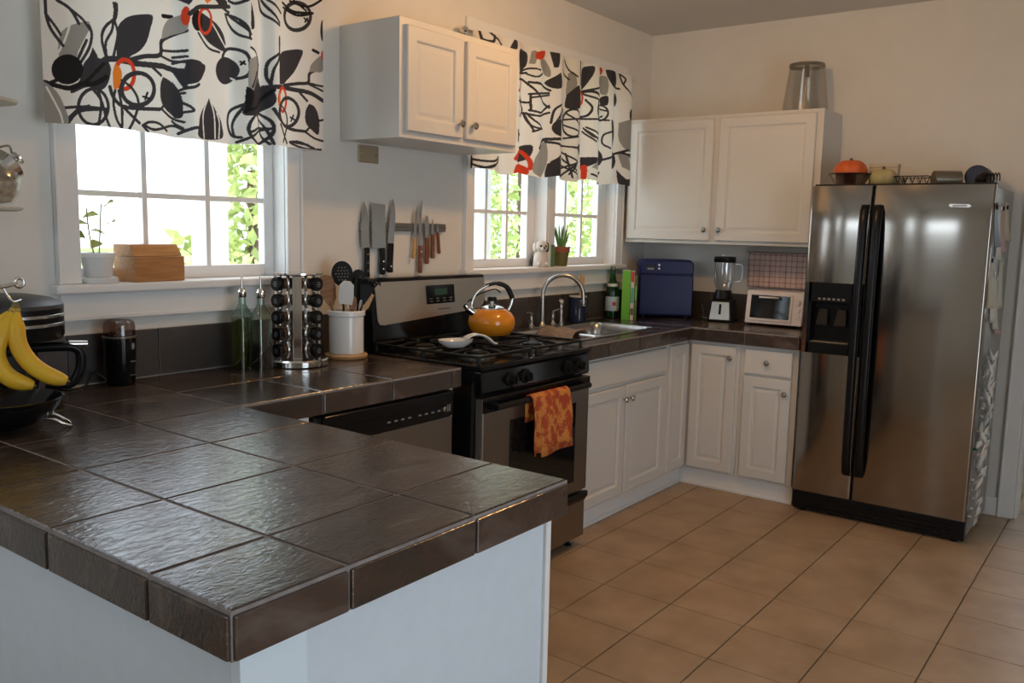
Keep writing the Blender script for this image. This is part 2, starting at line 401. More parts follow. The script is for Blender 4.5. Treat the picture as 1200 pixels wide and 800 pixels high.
# windows --------------------------------------------------------------
def window(name, label, units, outer, zhead, sill_z=SILL, ncol=3):
    g = sobj(name, label, 'window')
    x0, x1 = outer
    MB().box(x0-.055, -.018, sill_z, x0+.018, -.0005, zhead+.02).box(x0-.055, -.026, sill_z, x0-.043, -.018, zhead+.02).build('casing', K['trim'], g, .003)
    MB().box(x1-.01, -.018, sill_z, x1+.062, -.0005, zhead+.02).box(x1+.05, -.026, sill_z, x1+.062, -.018, zhead+.02).build('casing', K['trim'], g, .003)
    MB().box(x0-.055, -.018, zhead+.02, x1+.062, -.0005, zhead+.115).build('head_casing', K['trim'], g, .003)
    MB().box(x0-.075, -.05, sill_z-.03, x1+.08, .16, sill_z).build('window_sill', K['trim'], g, .008, seg=3)
    MB().box(x0-.05, -.02, sill_z-.115, x1+.055, -.0005, sill_z-.03).box(x0-.05, -.026, sill_z-.115, x1+.055, -.02, sill_z-.100).build('apron', K['trim'], g, .003)
    MB().box(x0, .0005, sill_z, x0+.012, .159, zhead).build('jamb', K['trim'], g)
    MB().box(x1-.012, .0005, sill_z, x1, .159, zhead).build('jamb', K['trim'], g)
    MB().box(x0+.012, .0005, zhead-.012, x1-.012, .159, zhead).build('head_jamb', K['trim'], g)
    for a, b, ga, gb in units:
        fr = MB(); y0, y1 = .065, .10
        z0, z1 = sill_z, zhead-.012; gz0, gz1 = z0+.045, z1-.045
        fr.box(a, y0, z0, ga, y1, z1).box(gb, y0, z0, b, y1, z1).box(ga, y0, z0, gb, y1, gz0).box(ga, y0, gz1, gb, y1, z1)
        sash = fr.build('sash', K['trim'], g, .003)
        nrow = 4; cw = (gb-ga)/ncol; rh = (gz1-gz0)/nrow
        for i in range(1, ncol): MB().box(ga+i*cw-.009, y0+.004, gz0, ga+i*cw+.009, y1-.004, gz1).build('muntin', K['trim'], sash)
        for j in range(1, nrow):
            hh = .009 if j != 2 else .02
            MB().box(ga, y0+.006, gz0+j*rh-hh, gb, y1-.006, gz0+j*rh+hh).build('muntin', K['trim'], sash)
        for i in range(ncol):
            for j in range(nrow):
                MB().box(ga+i*cw+.007, .080, gz0+j*rh+.007, ga+(i+1)*cw-.007, .083, gz0+(j+1)*rh-.007).build('pane', K['pane'], sash)
    return g
window('window_1', 'white framed multi-pane window over the tiled counter', [(-.128, .678, -.096, .634)], W1, HEAD)
g2 = window('window_2', 'white framed double window over the sink', [(1.802, 2.43, 1.83, 2.36), (2.51, 3.178, 2.56, 3.09)], W2, HEAD)
MB().box(2.425, -.018, SILL, 2.508, .159, HEAD-.013).box(2.437, -.024, SILL, 2.496, -.018, HEAD-.013).build('mullion', K['trim'], g2, .003)
g3 = sobj('added_window_3', 'unseen dining window added for the bright band on the freezer door', 'window')  # unseen opening, added so the freezer door mirrors a bright band
MB().box(W3[0]-.07, -.02, 1.43, W3[0], 0, 2.13).box(W3[1], -.02, 1.43, W3[1]+.07, 0, 2.13).box(W3[0], -.02, 2.06, W3[1], 0, 2.13).box(W3[0], -.02, 1.43, W3[1], 0, 1.50).build('casing', K['trim'], g3, .003)
g4 = sobj('added_window_4', 'unseen end wall window added and sized for the refrigerator streak', 'window')  # unseen opening, added and kept low in height for a narrow door streak
MB().box(XF, -2.17, 1.43, XF+.02, -2.1, 2.13).box(XF, -.4, 1.43, XF+.02, -.33, 2.13).box(XF, -2.1, 2.06, XF+.02, -.4, 2.13).box(XF, -2.1, 1.43, XF+.02, -.4, 1.50).build('casing', K['trim'], g4, .003)

# outdoors -------------------------------------------------------------
struct(MB().box(-40, .17, -.7, 40, 60, -.6).build('lawn', K['grass']), 'sunlit lawn outside the windows', 'ground')
struct(MB().box(-14, .17, -.59, 3.0, 9, -.56).build('paving', K['pave']), 'pale paving outside the window', 'ground')
def tree(label, loc, h, rad, n, z0=.8):
    t_ = thing('garden_tree', label, 'tree', loc)
    MB().tube([(0, 0, 0), (.03, .02, h*.4), (0, .05, h*.7)], [.09, .07, .04], 8).build('trunk', K['bark'], t_)
    mb = MB()
    for _ in range(n):
        a = random.uniform(0, 6.283); u = random.random()**.5; zz = random.uniform(z0, h); rr = rad*u*(.55+.45*math.sin(math.pi*(zz-z0)/(h-z0)))
        c = Vector((rr*math.cos(a), rr*math.sin(a), zz)); d1 = Vector([random.gauss(0, 1) for _ in range(3)]).normalized()*random.uniform(.05, .1)
        d2 = d1.cross(Vector([random.gauss(0, 1) for _ in range(3)])).normalized()*.04
        mb.add([c-d1, c+d2, c+d1, c-d2], [(0, 1, 2, 3)])
    f = mb.build('foliage', K['tleaf'], t_); f['kind'] = 'stuff'
tree('leafy green tree seen through the window over the counter', (3.62, 4.1, -.6), 3.6, .38, 1500, .5)
tree('low leafy shrub seen past the corner of the counter window', (2.35, 3.0, -.6), 1.95, .40, 600, .5)
for i, (x, y) in enumerate([(7.7, 4.0), (11.1, 4.1), (9.4, 7.6), (13.0, 7.8), (14.6, 4.3)]):
    o_ = tree('large sunlit tree seen through the double window over the sink', (x, y, -.6), 5.2, 1.5, 4200, .2)
for o_ in bpy.data.objects:
    if o_.get('category') == 'tree' and 'double window' in o_['label']: o_['group'] = 'trees beyond the sink window'
pp = thing('porch_post', 'white porch post outside the counter window', 'post', (.86, .75, -.6))
MB().box(-.06, -.06, .02, .06, .06, 3.2).build('shaft', K['outw'], pp, .01); MB().box(-.085, -.085, 0, .085, .085, .2).build('plinth', K['outw'], pp, .01)
for px_, py_, lb_ in ((2.62, .62, 'white porch post outside the sink window, beside the mullion'), (3.45, .62, 'white porch post outside the far end of the sink window')):
    c_ = copy_tree(pp); c_.location = (px_, py_, -.6); c_['label'] = lb_
lp = thing('flag_pole', 'thin pole standing outside the counter window', 'pole', (.12, .9, -.6))
MB().lathe([(.008, 0), (.008, 2.6)], 10).build('pole', K['tin'], lp); MB().lathe([(.05, 0), (.05, .02), (.01, .03)], 14).build('foot', K['tin'], lp)

# ceiling lamp over the kitchen --------------------------------------------
cl = thing('ceiling_light', 'round warm flush dome light on the kitchen ceiling', 'lamp', (1.62, -1.18, ZC))
MB().lathe([(.001, -.03), (.16, -.03), (.165, -.012), (.165, 0)], 40).build('base', K['nickel'], cl)
MB().lathe([(.001, -.105), (.06, -.10), (.11, -.08), (.14, -.05), (.15, -.03)], 40).build('shade', K['lampg'], cl)
pl = bpy.data.lights.new('bulb', 'POINT'); pl.energy = 25; pl.color = (1.0, .53, .19); pl.shadow_soft_size = .07
po = bpy.data.objects.new('bulb', pl); COL.objects.link(po); po.parent = cl; po.location = (0, 0, -.20)

# ================================================================ counters
def wp(mb, name, mats, th, bevel=0, seg=2):      # mesh drawn in room coordinates, parented to a thing (or part) without rotation
    root = th; off = Vector((0, 0, 0))
    while root: off += root.location; root = root.parent
    return mb.build(name, mats, th, bevel, loc=-off, seg=seg)
TC = .3076; ZT = .915
def sub_rect(r, h):
    x0, x1, y0, y1 = r; a, b, c, d = h
    if b <= x0 or a >= x1 or d <= y0 or c >= y1: return [r]
    out = []
    if a > x0: out.append((x0, a, y0, y1)); x0 = a
    if b < x1: out.append((b, x1, y0, y1)); x1 = b
    if c > y0: out.append((x0, x1, y0, c))
    if d < y1: out.append((x0, x1, d, y1))
    return out
def tile_top(th, areas, hole=None, gx=0., gy=-.64, clear=.0):
    base = MB()
    for (x0, x1, y0, y1) in areas:
        rs = [(x0, x1, y0, y1)] if not hole else sub_rect((x0, x1, y0, y1), hole)
        for r in rs: base.box(r[0], r[2], ZT-.074, r[1], r[3], ZT-.0018)
    wp(base, 'grout_bed', K['cgrout'], th)
    for (x0, x1, y0, y1) in areas:
        for i in range(math.floor((x0-gx)/TC), math.ceil((x1-gx)/TC)):
            for j in range(math.floor((y0-gy)/TC), math.ceil((y1-gy)/TC)):
                c = (max(x0, gx+i*TC), min(x1, gx+(i+1)*TC), max(y0, gy+j*TC), min(y1, gy+(j+1)*TC))
                if c[1]-c[0] < .012 or c[3]-c[2] < .012: continue
                for r in (sub_rect(c, hole) if hole else [c]):
                    ww, dd = r[1]-r[0]-.0055, r[3]-r[2]-.0055
                    if ww < .01 or dd < .01: continue
                    put(slab(ww, dd, .009, K['ctile'], .002), 'tile', th, Vector(((r[0]+r[1])/2, (r[2]+r[3])/2, ZT-.009+random.uniform(0, .0006)))-th.location,
                        (random.uniform(-.0012, .0012), random.uniform(-.0012, .0012), 0))
def edge_tiles(th, a, b, fixed, axis, out, gx):
    # vertical edge pieces from a to b along axis; out = +-1 outward normal on the other axis
    k0 = math.floor((a-gx)/TC); k1 = math.ceil((b-gx)/TC)
    for k in range(k0, k1):
        p, q = max(a, gx+k*TC)+.0028, min(b, gx+(k+1)*TC)-.0028
        if q-p < .01: continue
        z0, z1 = ZT-.073, ZT-.0075
        mb = MB()
        if axis == 'x': mb.box(p, fixed-.004*out, z0, q, fixed+.006*out, z1)
        else: mb.box(fixed-.004*out, p, z0, fixed+.006*out, q, z1)
        wp(mb, 'edge_tile', K['ctile'], th, .003)
LX, PEN = -.827, -1.76
ct = thing('tiled_countertop', 'dark slate-tiled countertop with the peninsula reaching into the room', 'countertop', (-.41, -1.2, ZT-.074))
tile_top(ct, [(LX, .982, -.64, -.016), (LX, 0, PEN, -.64)])
edge_tiles(ct, PEN, -.64, LX, 'y', -1, -.64); edge_tiles(ct, LX, 0, PEN, 'x', -1, 0.)
edge_tiles(ct, PEN, -.64, 0, 'y', 1, -.64); edge_tiles(ct, 0, .982, -.64, 'x', -1, 0.)
CX0, XC, CYR = 1.815, 2.985, -1.237
SK = (1.93, 2.765, -.535, -.045)     # sink cut-out
ct2 = thing('tiled_countertop', 'dark slate-tiled corner countertop around the steel sink', 'countertop', (2.6, -.4, ZT-.074))
tile_top(ct2, [(CX0, XC, -.64, -.016), (XC, XW-.016, -.64, -.016), (XC, XW-.016, CYR, -.64)], SK, gx=XC)
edge_tiles(ct2, CX0, XC, -.64, 'x', -1, XC); edge_tiles(ct2, CYR, -.64, XC, 'y', -1, -.64)
edge_tiles(ct2, XC, XW-.02, CYR, 'x', -1, XC)
def splash(label, along, a, b):
    t_ = thing('tiled_backsplash', label, 'backsplash', (a, 0, ZT) if along == 'x' else (XW, a, ZT))
    m1 = MB()
    if along == 'x': m1.box(a, -.009, ZT+.001, b, -.0005, 1.073)
    else: m1.box(XW-.009, a, ZT+.001, XW-.0005, b, 1.073)
    wp(m1, 'grout_bed', K['cgrout'], t_)
    k = math.floor((a-.13)/TC)
    while .13+k*TC < b:
        p, q = max(a, .13+k*TC)+.002, min(b, .13+(k+1)*TC)-.002; k += 1
        if q-p < .02: continue
        m1 = MB()
        if along == 'x': m1.box(p, -.015, ZT+.004, q, -.005, 1.075)
        else: m1.box(XW-.015, p, ZT+.004, XW-.005, q, 1.075)
        wp(m1, 'tile', K['btile'], t_, .002)
splash('dark slate backsplash below the counter window', 'x', LX, 1.03)
splash('dark slate backsplash behind the sink', 'x', 1.815, XW-.02)
splash('dark slate backsplash behind the blender and toaster oven', 'y', CYR, -.02)

# ================================================================ cabinets
knob_me = MB().lathe([(.004, 0), (.0045, -.012), (.011, -.016), (.0155, -.021), (.0155, -.025), (.012, -.029), (.006, -.030), (.0045, -.027), (.001, -.0265)], 20, axis='y').mesh('knob', K['nickel'])
DOORP = lambda t: [(0, 0), (0, t-.004), (.004, t), (.05, t), (.055, t-.003), (.058, t-.009), (.066, t-.0095), (.08, t-.006), (.082, t-.006)]
FLATP = lambda t: [(0, 0), (0, t-.006), (.002, t-.003), (.006, t-.0005), (.012, t)]
def front(th, name, axis, u0, u1, z0, z1, face, knob=None, prof=DOORP, t=.019, m_='cab'):
    mb = MB()
    if axis == 'y': mb.rings(u1-u0, z1-z0, prof(t), 'y', (u0, face, z0))
    else: mb.rings(u1-u0, z1-z0, prof(t), 'x', (face, u0, z0))
    d = wp(mb, name, K[m_], th)
    if knob:
        ku, kz = knob
        k = bpy.data.objects.new('knob', knob_me); COL.objects.link(k); k.parent = d
        base = Vector((ku, face-t+.001, kz)) if axis == 'y' else Vector((face-t+.001, ku, kz))
        k.location = base
        if axis == 'x': k.rotation_euler = (0, 0, R(-90))
    return d
CF = -.605          # face plane of the base cabinets on the window wall
CBX = 3.02          # face plane of the base cabinets on the back wall
# sink base cabinet
c = thing('base_cabinet', 'off-white sink cabinet with two doors beside the stove', 'cabinet', (2.28, -.3, 0))
wp(MB().box(1.818, CF, .10, 2.742, -.585, .84).box(1.818, -.585, .10, 1.836, -.02, .84).box(2.724, -.585, .10, 2.742, -.02, .84).box(1.836, -.585, .10, 2.724, -.02, .118), 'body', K['cab'], c, .002)
front(c, 'false_drawer', 'y', 1.85, 2.722, .69, .822, CF, None, FLATP)
front(c, 'door', 'y', 1.85, 2.283, .115, .672, CF, (2.262, .605))
front(c, 'door', 'y', 2.297, 2.722, .115, .672, CF, (2.325, .605))
c = thing('base_cabinet', 'off-white corner cabinet with one narrow full-height door', 'cabinet', (2.88, -.3, 0))
wp(MB().box(2.744, CF, .10, CBX-.002, -.585, .84).box(2.744, -.585, .10, XW-.03, -.02, .118), 'body', K['cab'], c, .002)
front(c, 'door', 'y', 2.775, CBX-.025, .115, .822, CF)
c = thing('base_cabinet', 'off-white cabinet with one tall door in the counter corner', 'cabinet', (3.3, -.75, 0))
wp(MB().box(CBX, -.915, .10, CBX+.02, -.61, .84).box(CBX+.02, -.915, .10, XW-.03, -.897, .84).box(CBX+.02, -.897, .10, XW-.03, -.61, .118), 'body', K['cab'], c, .002)
front(c, 'door', 'x', -.895, -.632, .115, .822, CBX, (-.868, .76))
c = thing('base_cabinet', 'off-white cabinet with one drawer over a door beside the refrigerator', 'cabinet', (3.3, -1.07, 0))
wp(MB().box(CBX, -1.235, .10, CBX+.02, -.917, .84).box(CBX+.02, -1.235, .10, XW-.03, -1.217, .84).box(CBX+.02, -1.217, .10, XW-.03, -.917, .118), 'body', K['cab'], c, .002)
front(c, 'drawer', 'x', -1.205, -.945, .685, .822, CBX, (-1.075, .755), FLATP)
front(c, 'door', 'x', -1.205, -.945, .115, .672, CBX, (-1.178, .60))
tk = sobj('baseboard_kitchen', 'white toe board under the sink and corner cabinets', 'baseboard')
MB().box(1.818, -.575, 0, CBX+.035, -.56, .098).box(1.818, -.585, 0, CBX+.02, -.575, .018).build('toe_board', K['trim'], tk, .004)
MB().box(CBX+.02, CYR, 0, CBX+.035, -.575, .098).box(CBX+.01, CYR, 0, CBX+.02, -.585, .018).build('toe_board', K['trim'], tk, .004)

# wall cabinet over the stove
c = thing('wall_cabinet', 'off-white two-door wall cabinet hanging above the stove', 'cabinet', (1.335, 0, 1.775))
bx0, bx1, bz0, bz1 = .962, 1.712, 1.775, 2.223
mb = MB().box(bx0, -.33, bz0, bx1, -.001, bz1)
wp(mb, 'body', K['cab'], c, .0015)
front(c, 'door', 'y', .988, 1.322, bz0+.025, bz1-.028, -.33, (1.293, 1.857)); front(c, 'door', 'y', 1.345, 1.69, bz0+.025, bz1-.028, -.33, (1.377, 1.857))
# wall cabinet on the back wall
c = thing('wall_cabinet', 'off-white two-door wall cabinet in the corner beside the refrigerator', 'cabinet', (XW, -.6, 1.37))
ux = 3.265; uy0, uy1, uz0, uz1 = -1.205, -.032, 1.372, 2.105
mb = MB().box(ux, uy0, uz0, XW-.001, uy1, uz1)
wp(mb, 'body', K['cab'], c, .0015)
front(c, 'door', 'x', -.592, -.048, uz0+.02, uz1-.02, ux, (-.565, 1.455)); front(c, 'door', 'x', -1.17, -.628, uz0+.02, uz1-.02, ux, (-.656, 1.455))

# peninsula base
c = thing('peninsula_base', 'pale blue-grey panelled base under the tiled peninsula', 'cabinet', (-.4, -1.2, 0))
wp(MB().box(-.785, -1.705, 0, -.77, -.05, .84), 'side_panel', K['panel'], c, .001)
wp(MB().box(-.787, -1.722, 0, -.665, -1.700, .84), 'corner_board', mat('corner_board_paint', (.70, .80, .87), .45), c, .0015)
wp(MB().box(-.667, -1.712, 0, -.012, -1.698, .84), 'end_panel', K['panel'], c, .001)
wp(MB().box(-.012, -1.720, 0, .006, -1.69, .84), 'corner_trim', K['trim'], c, .002)
wp(MB().box(-.016, -1.69, 0, .0, -.60, .84), 'side_panel', K['panel'], c, .001)
c = thing('filler_cabinet', 'white filler cabinet between peninsula and dishwasher', 'cabinet', (.15, -.3, 0))
wp(MB().box(.002, -.60, .08, .285, -.58, .835).box(.27, -.58, .08, .285, -.03, .835), 'body', K['trim'], c, .001)
front(c, 'door', 'y', .03, .262, .12, .80, -.60)
struct(MB().box(.958, -.605, 0, .975, -.03, .838).build('trim_2', K['trim'], None, .001), 'narrow white panel between dishwasher and stove', 'panel')
# dishwasher
d = thing('dishwasher', 'stainless dishwasher with black control strip beside the stove', 'dishwasher', (.62, -.3, 0))
wp(MB().box(.292, -.60, .10, .952, -.04, .828), 'tub', K['blackp'], d)
wp(MB().box(.294, -.634, .735, .950, -.601, .832).box(.31, -.645, .79, .934, -.634, .832), 'control_panel', K['black'], d, .006, 3)
wp(MB().box(.294, -.628, .115, .950, -.601, .732), 'door', K['dsteel'], d, .004)
wp(MB().box(.30, -.59, 0, .944, -.57, .098), 'toe_panel', K['blackp'], d)
for k in range(9):
    x = .60+k*.034+(.02 if k > 3 else 0)
    wp(MB().box(x, -.6365, .762, x+.014, -.633, .7675), 'button', K['btn'], d)
wp(MB().lathe([(.001, -.008), (.009, -.007), (.010, 0)], 16, (.893, -.633, .768), 'y'), 'dial', K['chrome'], d)
for k in range(2): wp(MB().box(.912+k*.012, -.636, .755, .917+k*.012, -.633, .782), 'button', K['btn'], d)
wp(MB().tube([(.345, -.6365, .762), (.34, -.6365, .778), (.338, -.6365, .79)], .0018, 6), 'emblem', K['btn'], d)

# ================================================================ stove
SX0, SX1, SF = 1.032, 1.806, -.665
st = thing('gas_stove', 'black and stainless gas range between the counters', 'stove', (1.42, -.35, 0))
wp(MB().box(SX0, SF, .04, SX1, -.03, .895), 'body', K['black'], st, .004)
ctop = wp(MB().box(SX0-.004, SF-.035, .895, SX1+.004, -.06, .918), 'cooktop', K['black'], st, .008, 3)
wp(MB().box(SX0, SF-.039, .903, SX1, SF-.034, .917), 'front_trim', K['blackp'], st, .002)
# backguard
bgd = wp(MB().prism([(-.03, .90), (-.03, 1.205), (-.045, 1.218), (-.075, 1.215), (-.082, 1.20), (-.105, .93), (-.105, .90)], 1.052, 1.812, 'x'), 'backguard', K['black'], st, .004)
def bgp(x, z, dpt=0.0):      # point on the sloped backguard face
    t = (1.20-z)/.27; return (x, -.082-.023*t-dpt, z)
poly = [(1.085, 1.055), (1.085, 1.198), (1.800, 1.198), (1.795, 1.075), (1.770, 1.058), (1.735, 1.048)]
poly = [(1.072, 1.20), (1.805, 1.20), (1.803, 1.10), (1.79, 1.072), (1.755, 1.057), (1.70, 1.050), (1.115, 1.018), (1.09, 1.022), (1.079, 1.04)]
pv = [bgp(x, z, .004) for x, z in poly]; pb = [bgp(x, z, -.004) for x, z in poly]; n = len(poly)
wp(MB().add(pv+pb, [tuple(range(n)), tuple(range(n, 2*n))[::-1]]+[(i, (i+1) % n, n+(i+1) % n, n+i) for i in range(n)]), 'steel_panel', K['steel'], bgd)
def bg_quad(x0, x1, z0, z1, d): 
    return MB().hexa([bgp(x0, z0, d), bgp(x1, z0, d), bgp(x1, z0, .002), bgp(x0, z0, .002)], [bgp(x0, z1, d), bgp(x1, z1, d), bgp(x1, z1, .002), bgp(x0, z1, .002)])
ck = wp(bg_quad(1.385, 1.575, 1.092, 1.176, .011), 'clock', K['black'], bgd, .006, 3)
wp(bg_quad(1.435, 1.52, 1.132, 1.16, .0125), 'display', K['screen'], ck)
for r in range(2):
    for k in range(4): wp(bg_quad(1.40+k*.044, 1.42+k*.044, 1.102+r*.012, 1.107+r*.012, .0122), 'button', K['tin'], ck)
wp(bg_quad(1.46, 1.54, 1.064, 1.070, .005), 'emblem', K['dsteel'], bgd)
# burners and grates
for bx in (1.225, 1.61):
    for by in (-.235, -.52):
        rr = .045 if by < -.4 else .038
        b = wp(MB().lathe([(.075, .918), (.075, .921), (rr+.01, .924), (rr+.008, .932), (.001, .932)], 28, (bx, by, 0)), 'burner', K['tin'], st)
        wp(MB().lathe([(rr, .932), (rr+.002, .938), (rr-.006, .943), (.001, .944)], 28, (bx, by, 0)), 'cap', K['blackm'], b)
    g_ = MB()
    x0, x1, y0, y1 = bx-.17, bx+.17, -.665, -.115
    for (a, b_) in (((x0, y0), (x1, y0)), ((x1, y0), (x1, y1)), ((x1, y1), (x0, y1)), ((x0, y1), (x0, y0)), ((x0, -.378), (x1, -.378))):
        g_.tube([(a[0], a[1], .946), (b_[0], b_[1], .946)], .0065, 6)
    for by in (-.235, -.52):
        for ang in range(0, 360, 90):
            ca, sa = math.cos(R(ang)), math.sin(R(ang)); L = .168 if ang in (0, 180) else .135
            g_.tube([(bx+.03*ca, by+.03*sa, .953), (bx+.09*ca, by+.09*sa, .953), (bx+L*ca, by+L*sa, .946)], .0058, 6)
    for x in (x0, x1):
        for y in (y0, -.378, y1): g_.tube([(x, y, .948), (x, y, .918)], [.007, .009], 6)
    wp(g_, 'grate', K['blackm'], st)
# control panel with knobs
cp = wp(MB().prism([(SF+.002, .80), (SF-.03, .80), (SF-.036, .815), (SF-.030, .893), (SF+.002, .895)], SX0+.002, SX1-.002, 'x'), 'control_panel', K['black'], st, .004)
for kx in (1.215, 1.315, 1.625, 1.715):
    k_ = wp(MB().lathe([(.030, 0), (.030, -.006), (.021, -.010), (.018, -.03), (.001, -.031)], 24, (kx, SF-.033, .848), 'y'), 'knob', K['blackp'], cp)
    wp(MB().box(kx-.004, SF-.070, .832, kx+.004, SF-.060, .864), 'grip', K['black'], k_, .002)
# oven door
od = wp(MB().box(SX0+.004, SF-.04, .272, SX1-.004, SF-.001, .792), 'oven_door', K['dsteel'], st, .006)
wp(MB().box(SX0+.004, SF-.043, .735, SX1-.004, SF-.038, .79), 'black_band', K['black'], od, .002)
wp(MB().rings(.48, .36, [(0, 0), (0, .004), (.004, .006)], 'y', (1.21, SF-.039, .325)), 'window', K['glassb'], od, .02, 4)
hd = wp(MB().tube([(SX0+.05, SF-.068, .758), (SX1-.05, SF-.068, .758)], .013, 12), 'handle', K['blackp'], od)
for hx in (SX0+.065, SX1-.065): wp(MB().box(hx-.014, SF-.068, .745, hx+.014, SF-.04, .771), 'bracket', K['blackp'], hd, .004)
dr = wp(MB().box(SX0+.004, SF-.034, .05, SX1-.004, SF-.001, .262), 'drawer', K['dsteel'], st, .005)
wp(MB().prism([(SF-.034, .215), (SF-.05, .24), (SF-.052, .262), (SF-.034, .265)], SX0+.004, SX1-.004, 'x'), 'drawer_pull', K['blackp'], dr, .004)
for fx in (SX0+.05, SX1-.05):
    for fy in (SF+.02, -.09): wp(MB().lathe([(.018, 0), (.018, .008), (.007, .012), (.007, .042)], 14, (fx, fy, 0)), 'foot', K['blackp'], st)

# towel over the oven handle
def towel_mat():
    M = bpy.data.materials.new('paisley_towel'); M.use_nodes = True; t = M.node_tree; p = t.nodes['Principled BSDF']; p.inputs['Roughness'].default_value = .9
    g = t.nodes.new('ShaderNodeNewGeometry')
    v = t.nodes.new('ShaderNodeTexVoronoi'); v.inputs['Scale'].default_value = 30; v.feature = 'SMOOTH_F1'
    n = t.nodes.new('ShaderNodeTexNoise'); n.inputs['Scale'].default_value = 85; n.inputs['Detail'].default_value = 3; n.inputs['Distortion'].default_value = 1.5
    t.links.new(g.outputs['Position'], v.inputs['Vector']); t.links.new(g.outputs['Position'], n.inputs['Vector'])
    a = t.nodes.new('ShaderNodeMath'); a.operation = 'ADD'; t.links.new(v.outputs['Distance'], a.inputs[0]); t.links.new(n.outputs[0], a.inputs[1])
    cr = t.nodes.new('ShaderNodeValToRGB'); e = cr.color_ramp.elements; e[0].position = .90; e[0].color = (.40, .06, .02, 1); e[1].position = 1.0; e[1].color = (.62, .24, .05, 1)
    t.links.new(a.outputs[0], cr.inputs[0]); t.links.new(cr.outputs[0], p.inputs['Base Color']); return M
K['towel'] = towel_mat()
def sheet(f, nu, nv, th=.003):       # closed thin cloth from f(u,v)->point,normal-ish offset along -Y
    mb = MB(); P = [[Vector(f(i/nu, j/nv)) for i in range(nu+1)] for j in range(nv+1)]
    vs = []; fs = []
    N = []
    for j in range(nv+1):
        for i in range(nu+1):
            du = P[j][min(i+1, nu)]-P[j][max(i-1, 0)]; dv = P[min(j+1, nv)][i]-P[max(j-1, 0)][i]
            N.append(du.cross(dv).normalized())
    flat = [p for r in P for p in r]; k = len(flat); q = nu+1
    vs = [p+nn*th/2 for p, nn in zip(flat, N)]+[p-nn*th/2 for p, nn in zip(flat, N)]
    for j in range(nv):
        for i in range(nu):
            a = j*q+i; fs.append((a, a+1, a+1+q, a+q)); fs.append((k+a, k+a+q, k+a+1+q, k+a+1))
    for i in range(nu):
        fs.append((i, k+i, k+i+1, i+1)); a = nv*q+i; fs.append((a, a+1, k+a+1, k+a))
    for j in range(nv):
        a = j*q; fs.append((a, a+q, k+a+q, k+a)); a = j*q+nu; fs.append((a, k+a, k+a+q, a+q))
    return mb.add(vs, fs, True)
HY, HZ = SF-.068, .758
def tw(x0, x1, zf, zb, off, wob):
    # drapes: back end zb up over the bar and down the front to zf
    path = [(HY+.022, zb), (HY+.021, .70), (HY+.019, HZ)]+[(HY+.0185*math.cos(R(a)), HZ+.0185*math.sin(R(a))) for a in range(20, 180, 20)]+[(HY-.0195, HZ-.02), (HY-.024-off, (HZ+zf)/2), (HY-.026-off, zf)]
    def f(u, v):
        s_ = v*(len(path)-1); i = min(int(s_), len(path)-2); t = s_-i
        y = path[i][0]*(1-t)+path[i+1][0]*t; z = path[i][1]*(1-t)+path[i+1][1]*t
        fr = max(0, (s_-9)/3)
        return (x0+(x1-x0)*u+.004*math.sin(z*30), y-abs(fr)*.006*math.sin(u*7+wob)-.0, z+.006*u*fr)
    return sheet(f, 18, 36, .005)
tl = thing('dish_towel', 'orange and red paisley dish towel folded over the oven handle', 'towel', (1.45, HY, .5))
wp(tw(1.343, 1.568, .518, .66, .006, .4), 'front_fold', K['towel'], tl)
wp(tw(1.300, 1.341, .53, .66, .0, 1.0), 'side_fold', K['towel'], tl)

# kettle
kt = thing('tea_kettle', 'orange enamel tea kettle with chrome lid on the back burner', 'kettle', (1.585, -.31, .9585), R(-32))
MB().lathe([(.001, 0), (.075, 0), (.088, .006), (.102, .03), (.108, .055), (.104, .08), (.088, .102), (.066, .116), (.050, .121), (.001, .121)], 48).build('body', K['orange'], kt)
MB().lathe([(.058, .118), (.056, .124), (.040, .130), (.015, .136), (.010, .140), (.009, .146), (.017, .150), (.020, .158), (.017, .166), (.001, .168)], 32).build('lid', [K['chrome']], kt)
MB().lathe([(.014, .150), (.021, .153), (.022, .166), (.016, .172), (.001, .173)], 24).build('lid_knob', K['blackp'], kt)
pts = spline([(-.085, 0, .105), (-.098, 0, .135), (-.075, 0, .19), (-.02, 0, .225)], 6)
MB().tube(pts, .0055, 8, flat=1.6).build('handle_bracket', K['chrome'], kt)
MB().tube(spline([(-.03, 0, .222), (.02, 0, .232), (.07, 0, .215), (.098, 0, .165)], 7), [.008]*8+[.011]*6+[.012]*8, 10).build('handle', K['blackp'], kt)
MB().tube(spline([(.098, 0, .168), (.094, 0, .14), (.080, 0, .11)], 5), .007, 8).build('handle_bracket', K['chrome'], kt)
MB().tube(spline([(-.06, .0, .085), (-.10, 0, .108), (-.128, 0, .135)], 5), [.020]*4+[.016]*4+[.012]*3, 12).build('spout', K['chrome'], kt)
MB().tube(spline([(-.115, 0, .15), (-.06, 0, .185), (.01, 0, .205), (.04, 0, .19)], 6), .0035, 6).build('whistle_lever', K['blackp'], kt)

# spoon rest
sr = thing('spoon_rest', 'white ceramic spoon rest lying on the stove grate in front of the kettle', 'spoon rest', (1.16, -.46, .9535), R(-20))
mb = MB().lathe([(.001, .004), (.035, .004), (.060, .022), (.066, .034), (.063, .034), (.056, .022), (.033, .009), (.001, .009)], 32, (0, 0, 0), sx=1.15, sy=.85)
mb.build('dish', K['white'], sr)
sheet(lambda u, v: (.045+.145*u, -.018+.036*v+.0, .018+.034*math.sin(math.pi*min(1, u*.98+.12))**.8+.004*(2*v-1)**2-.012*u), 16, 6, .006).build('curved_handle', K['white'], sr)

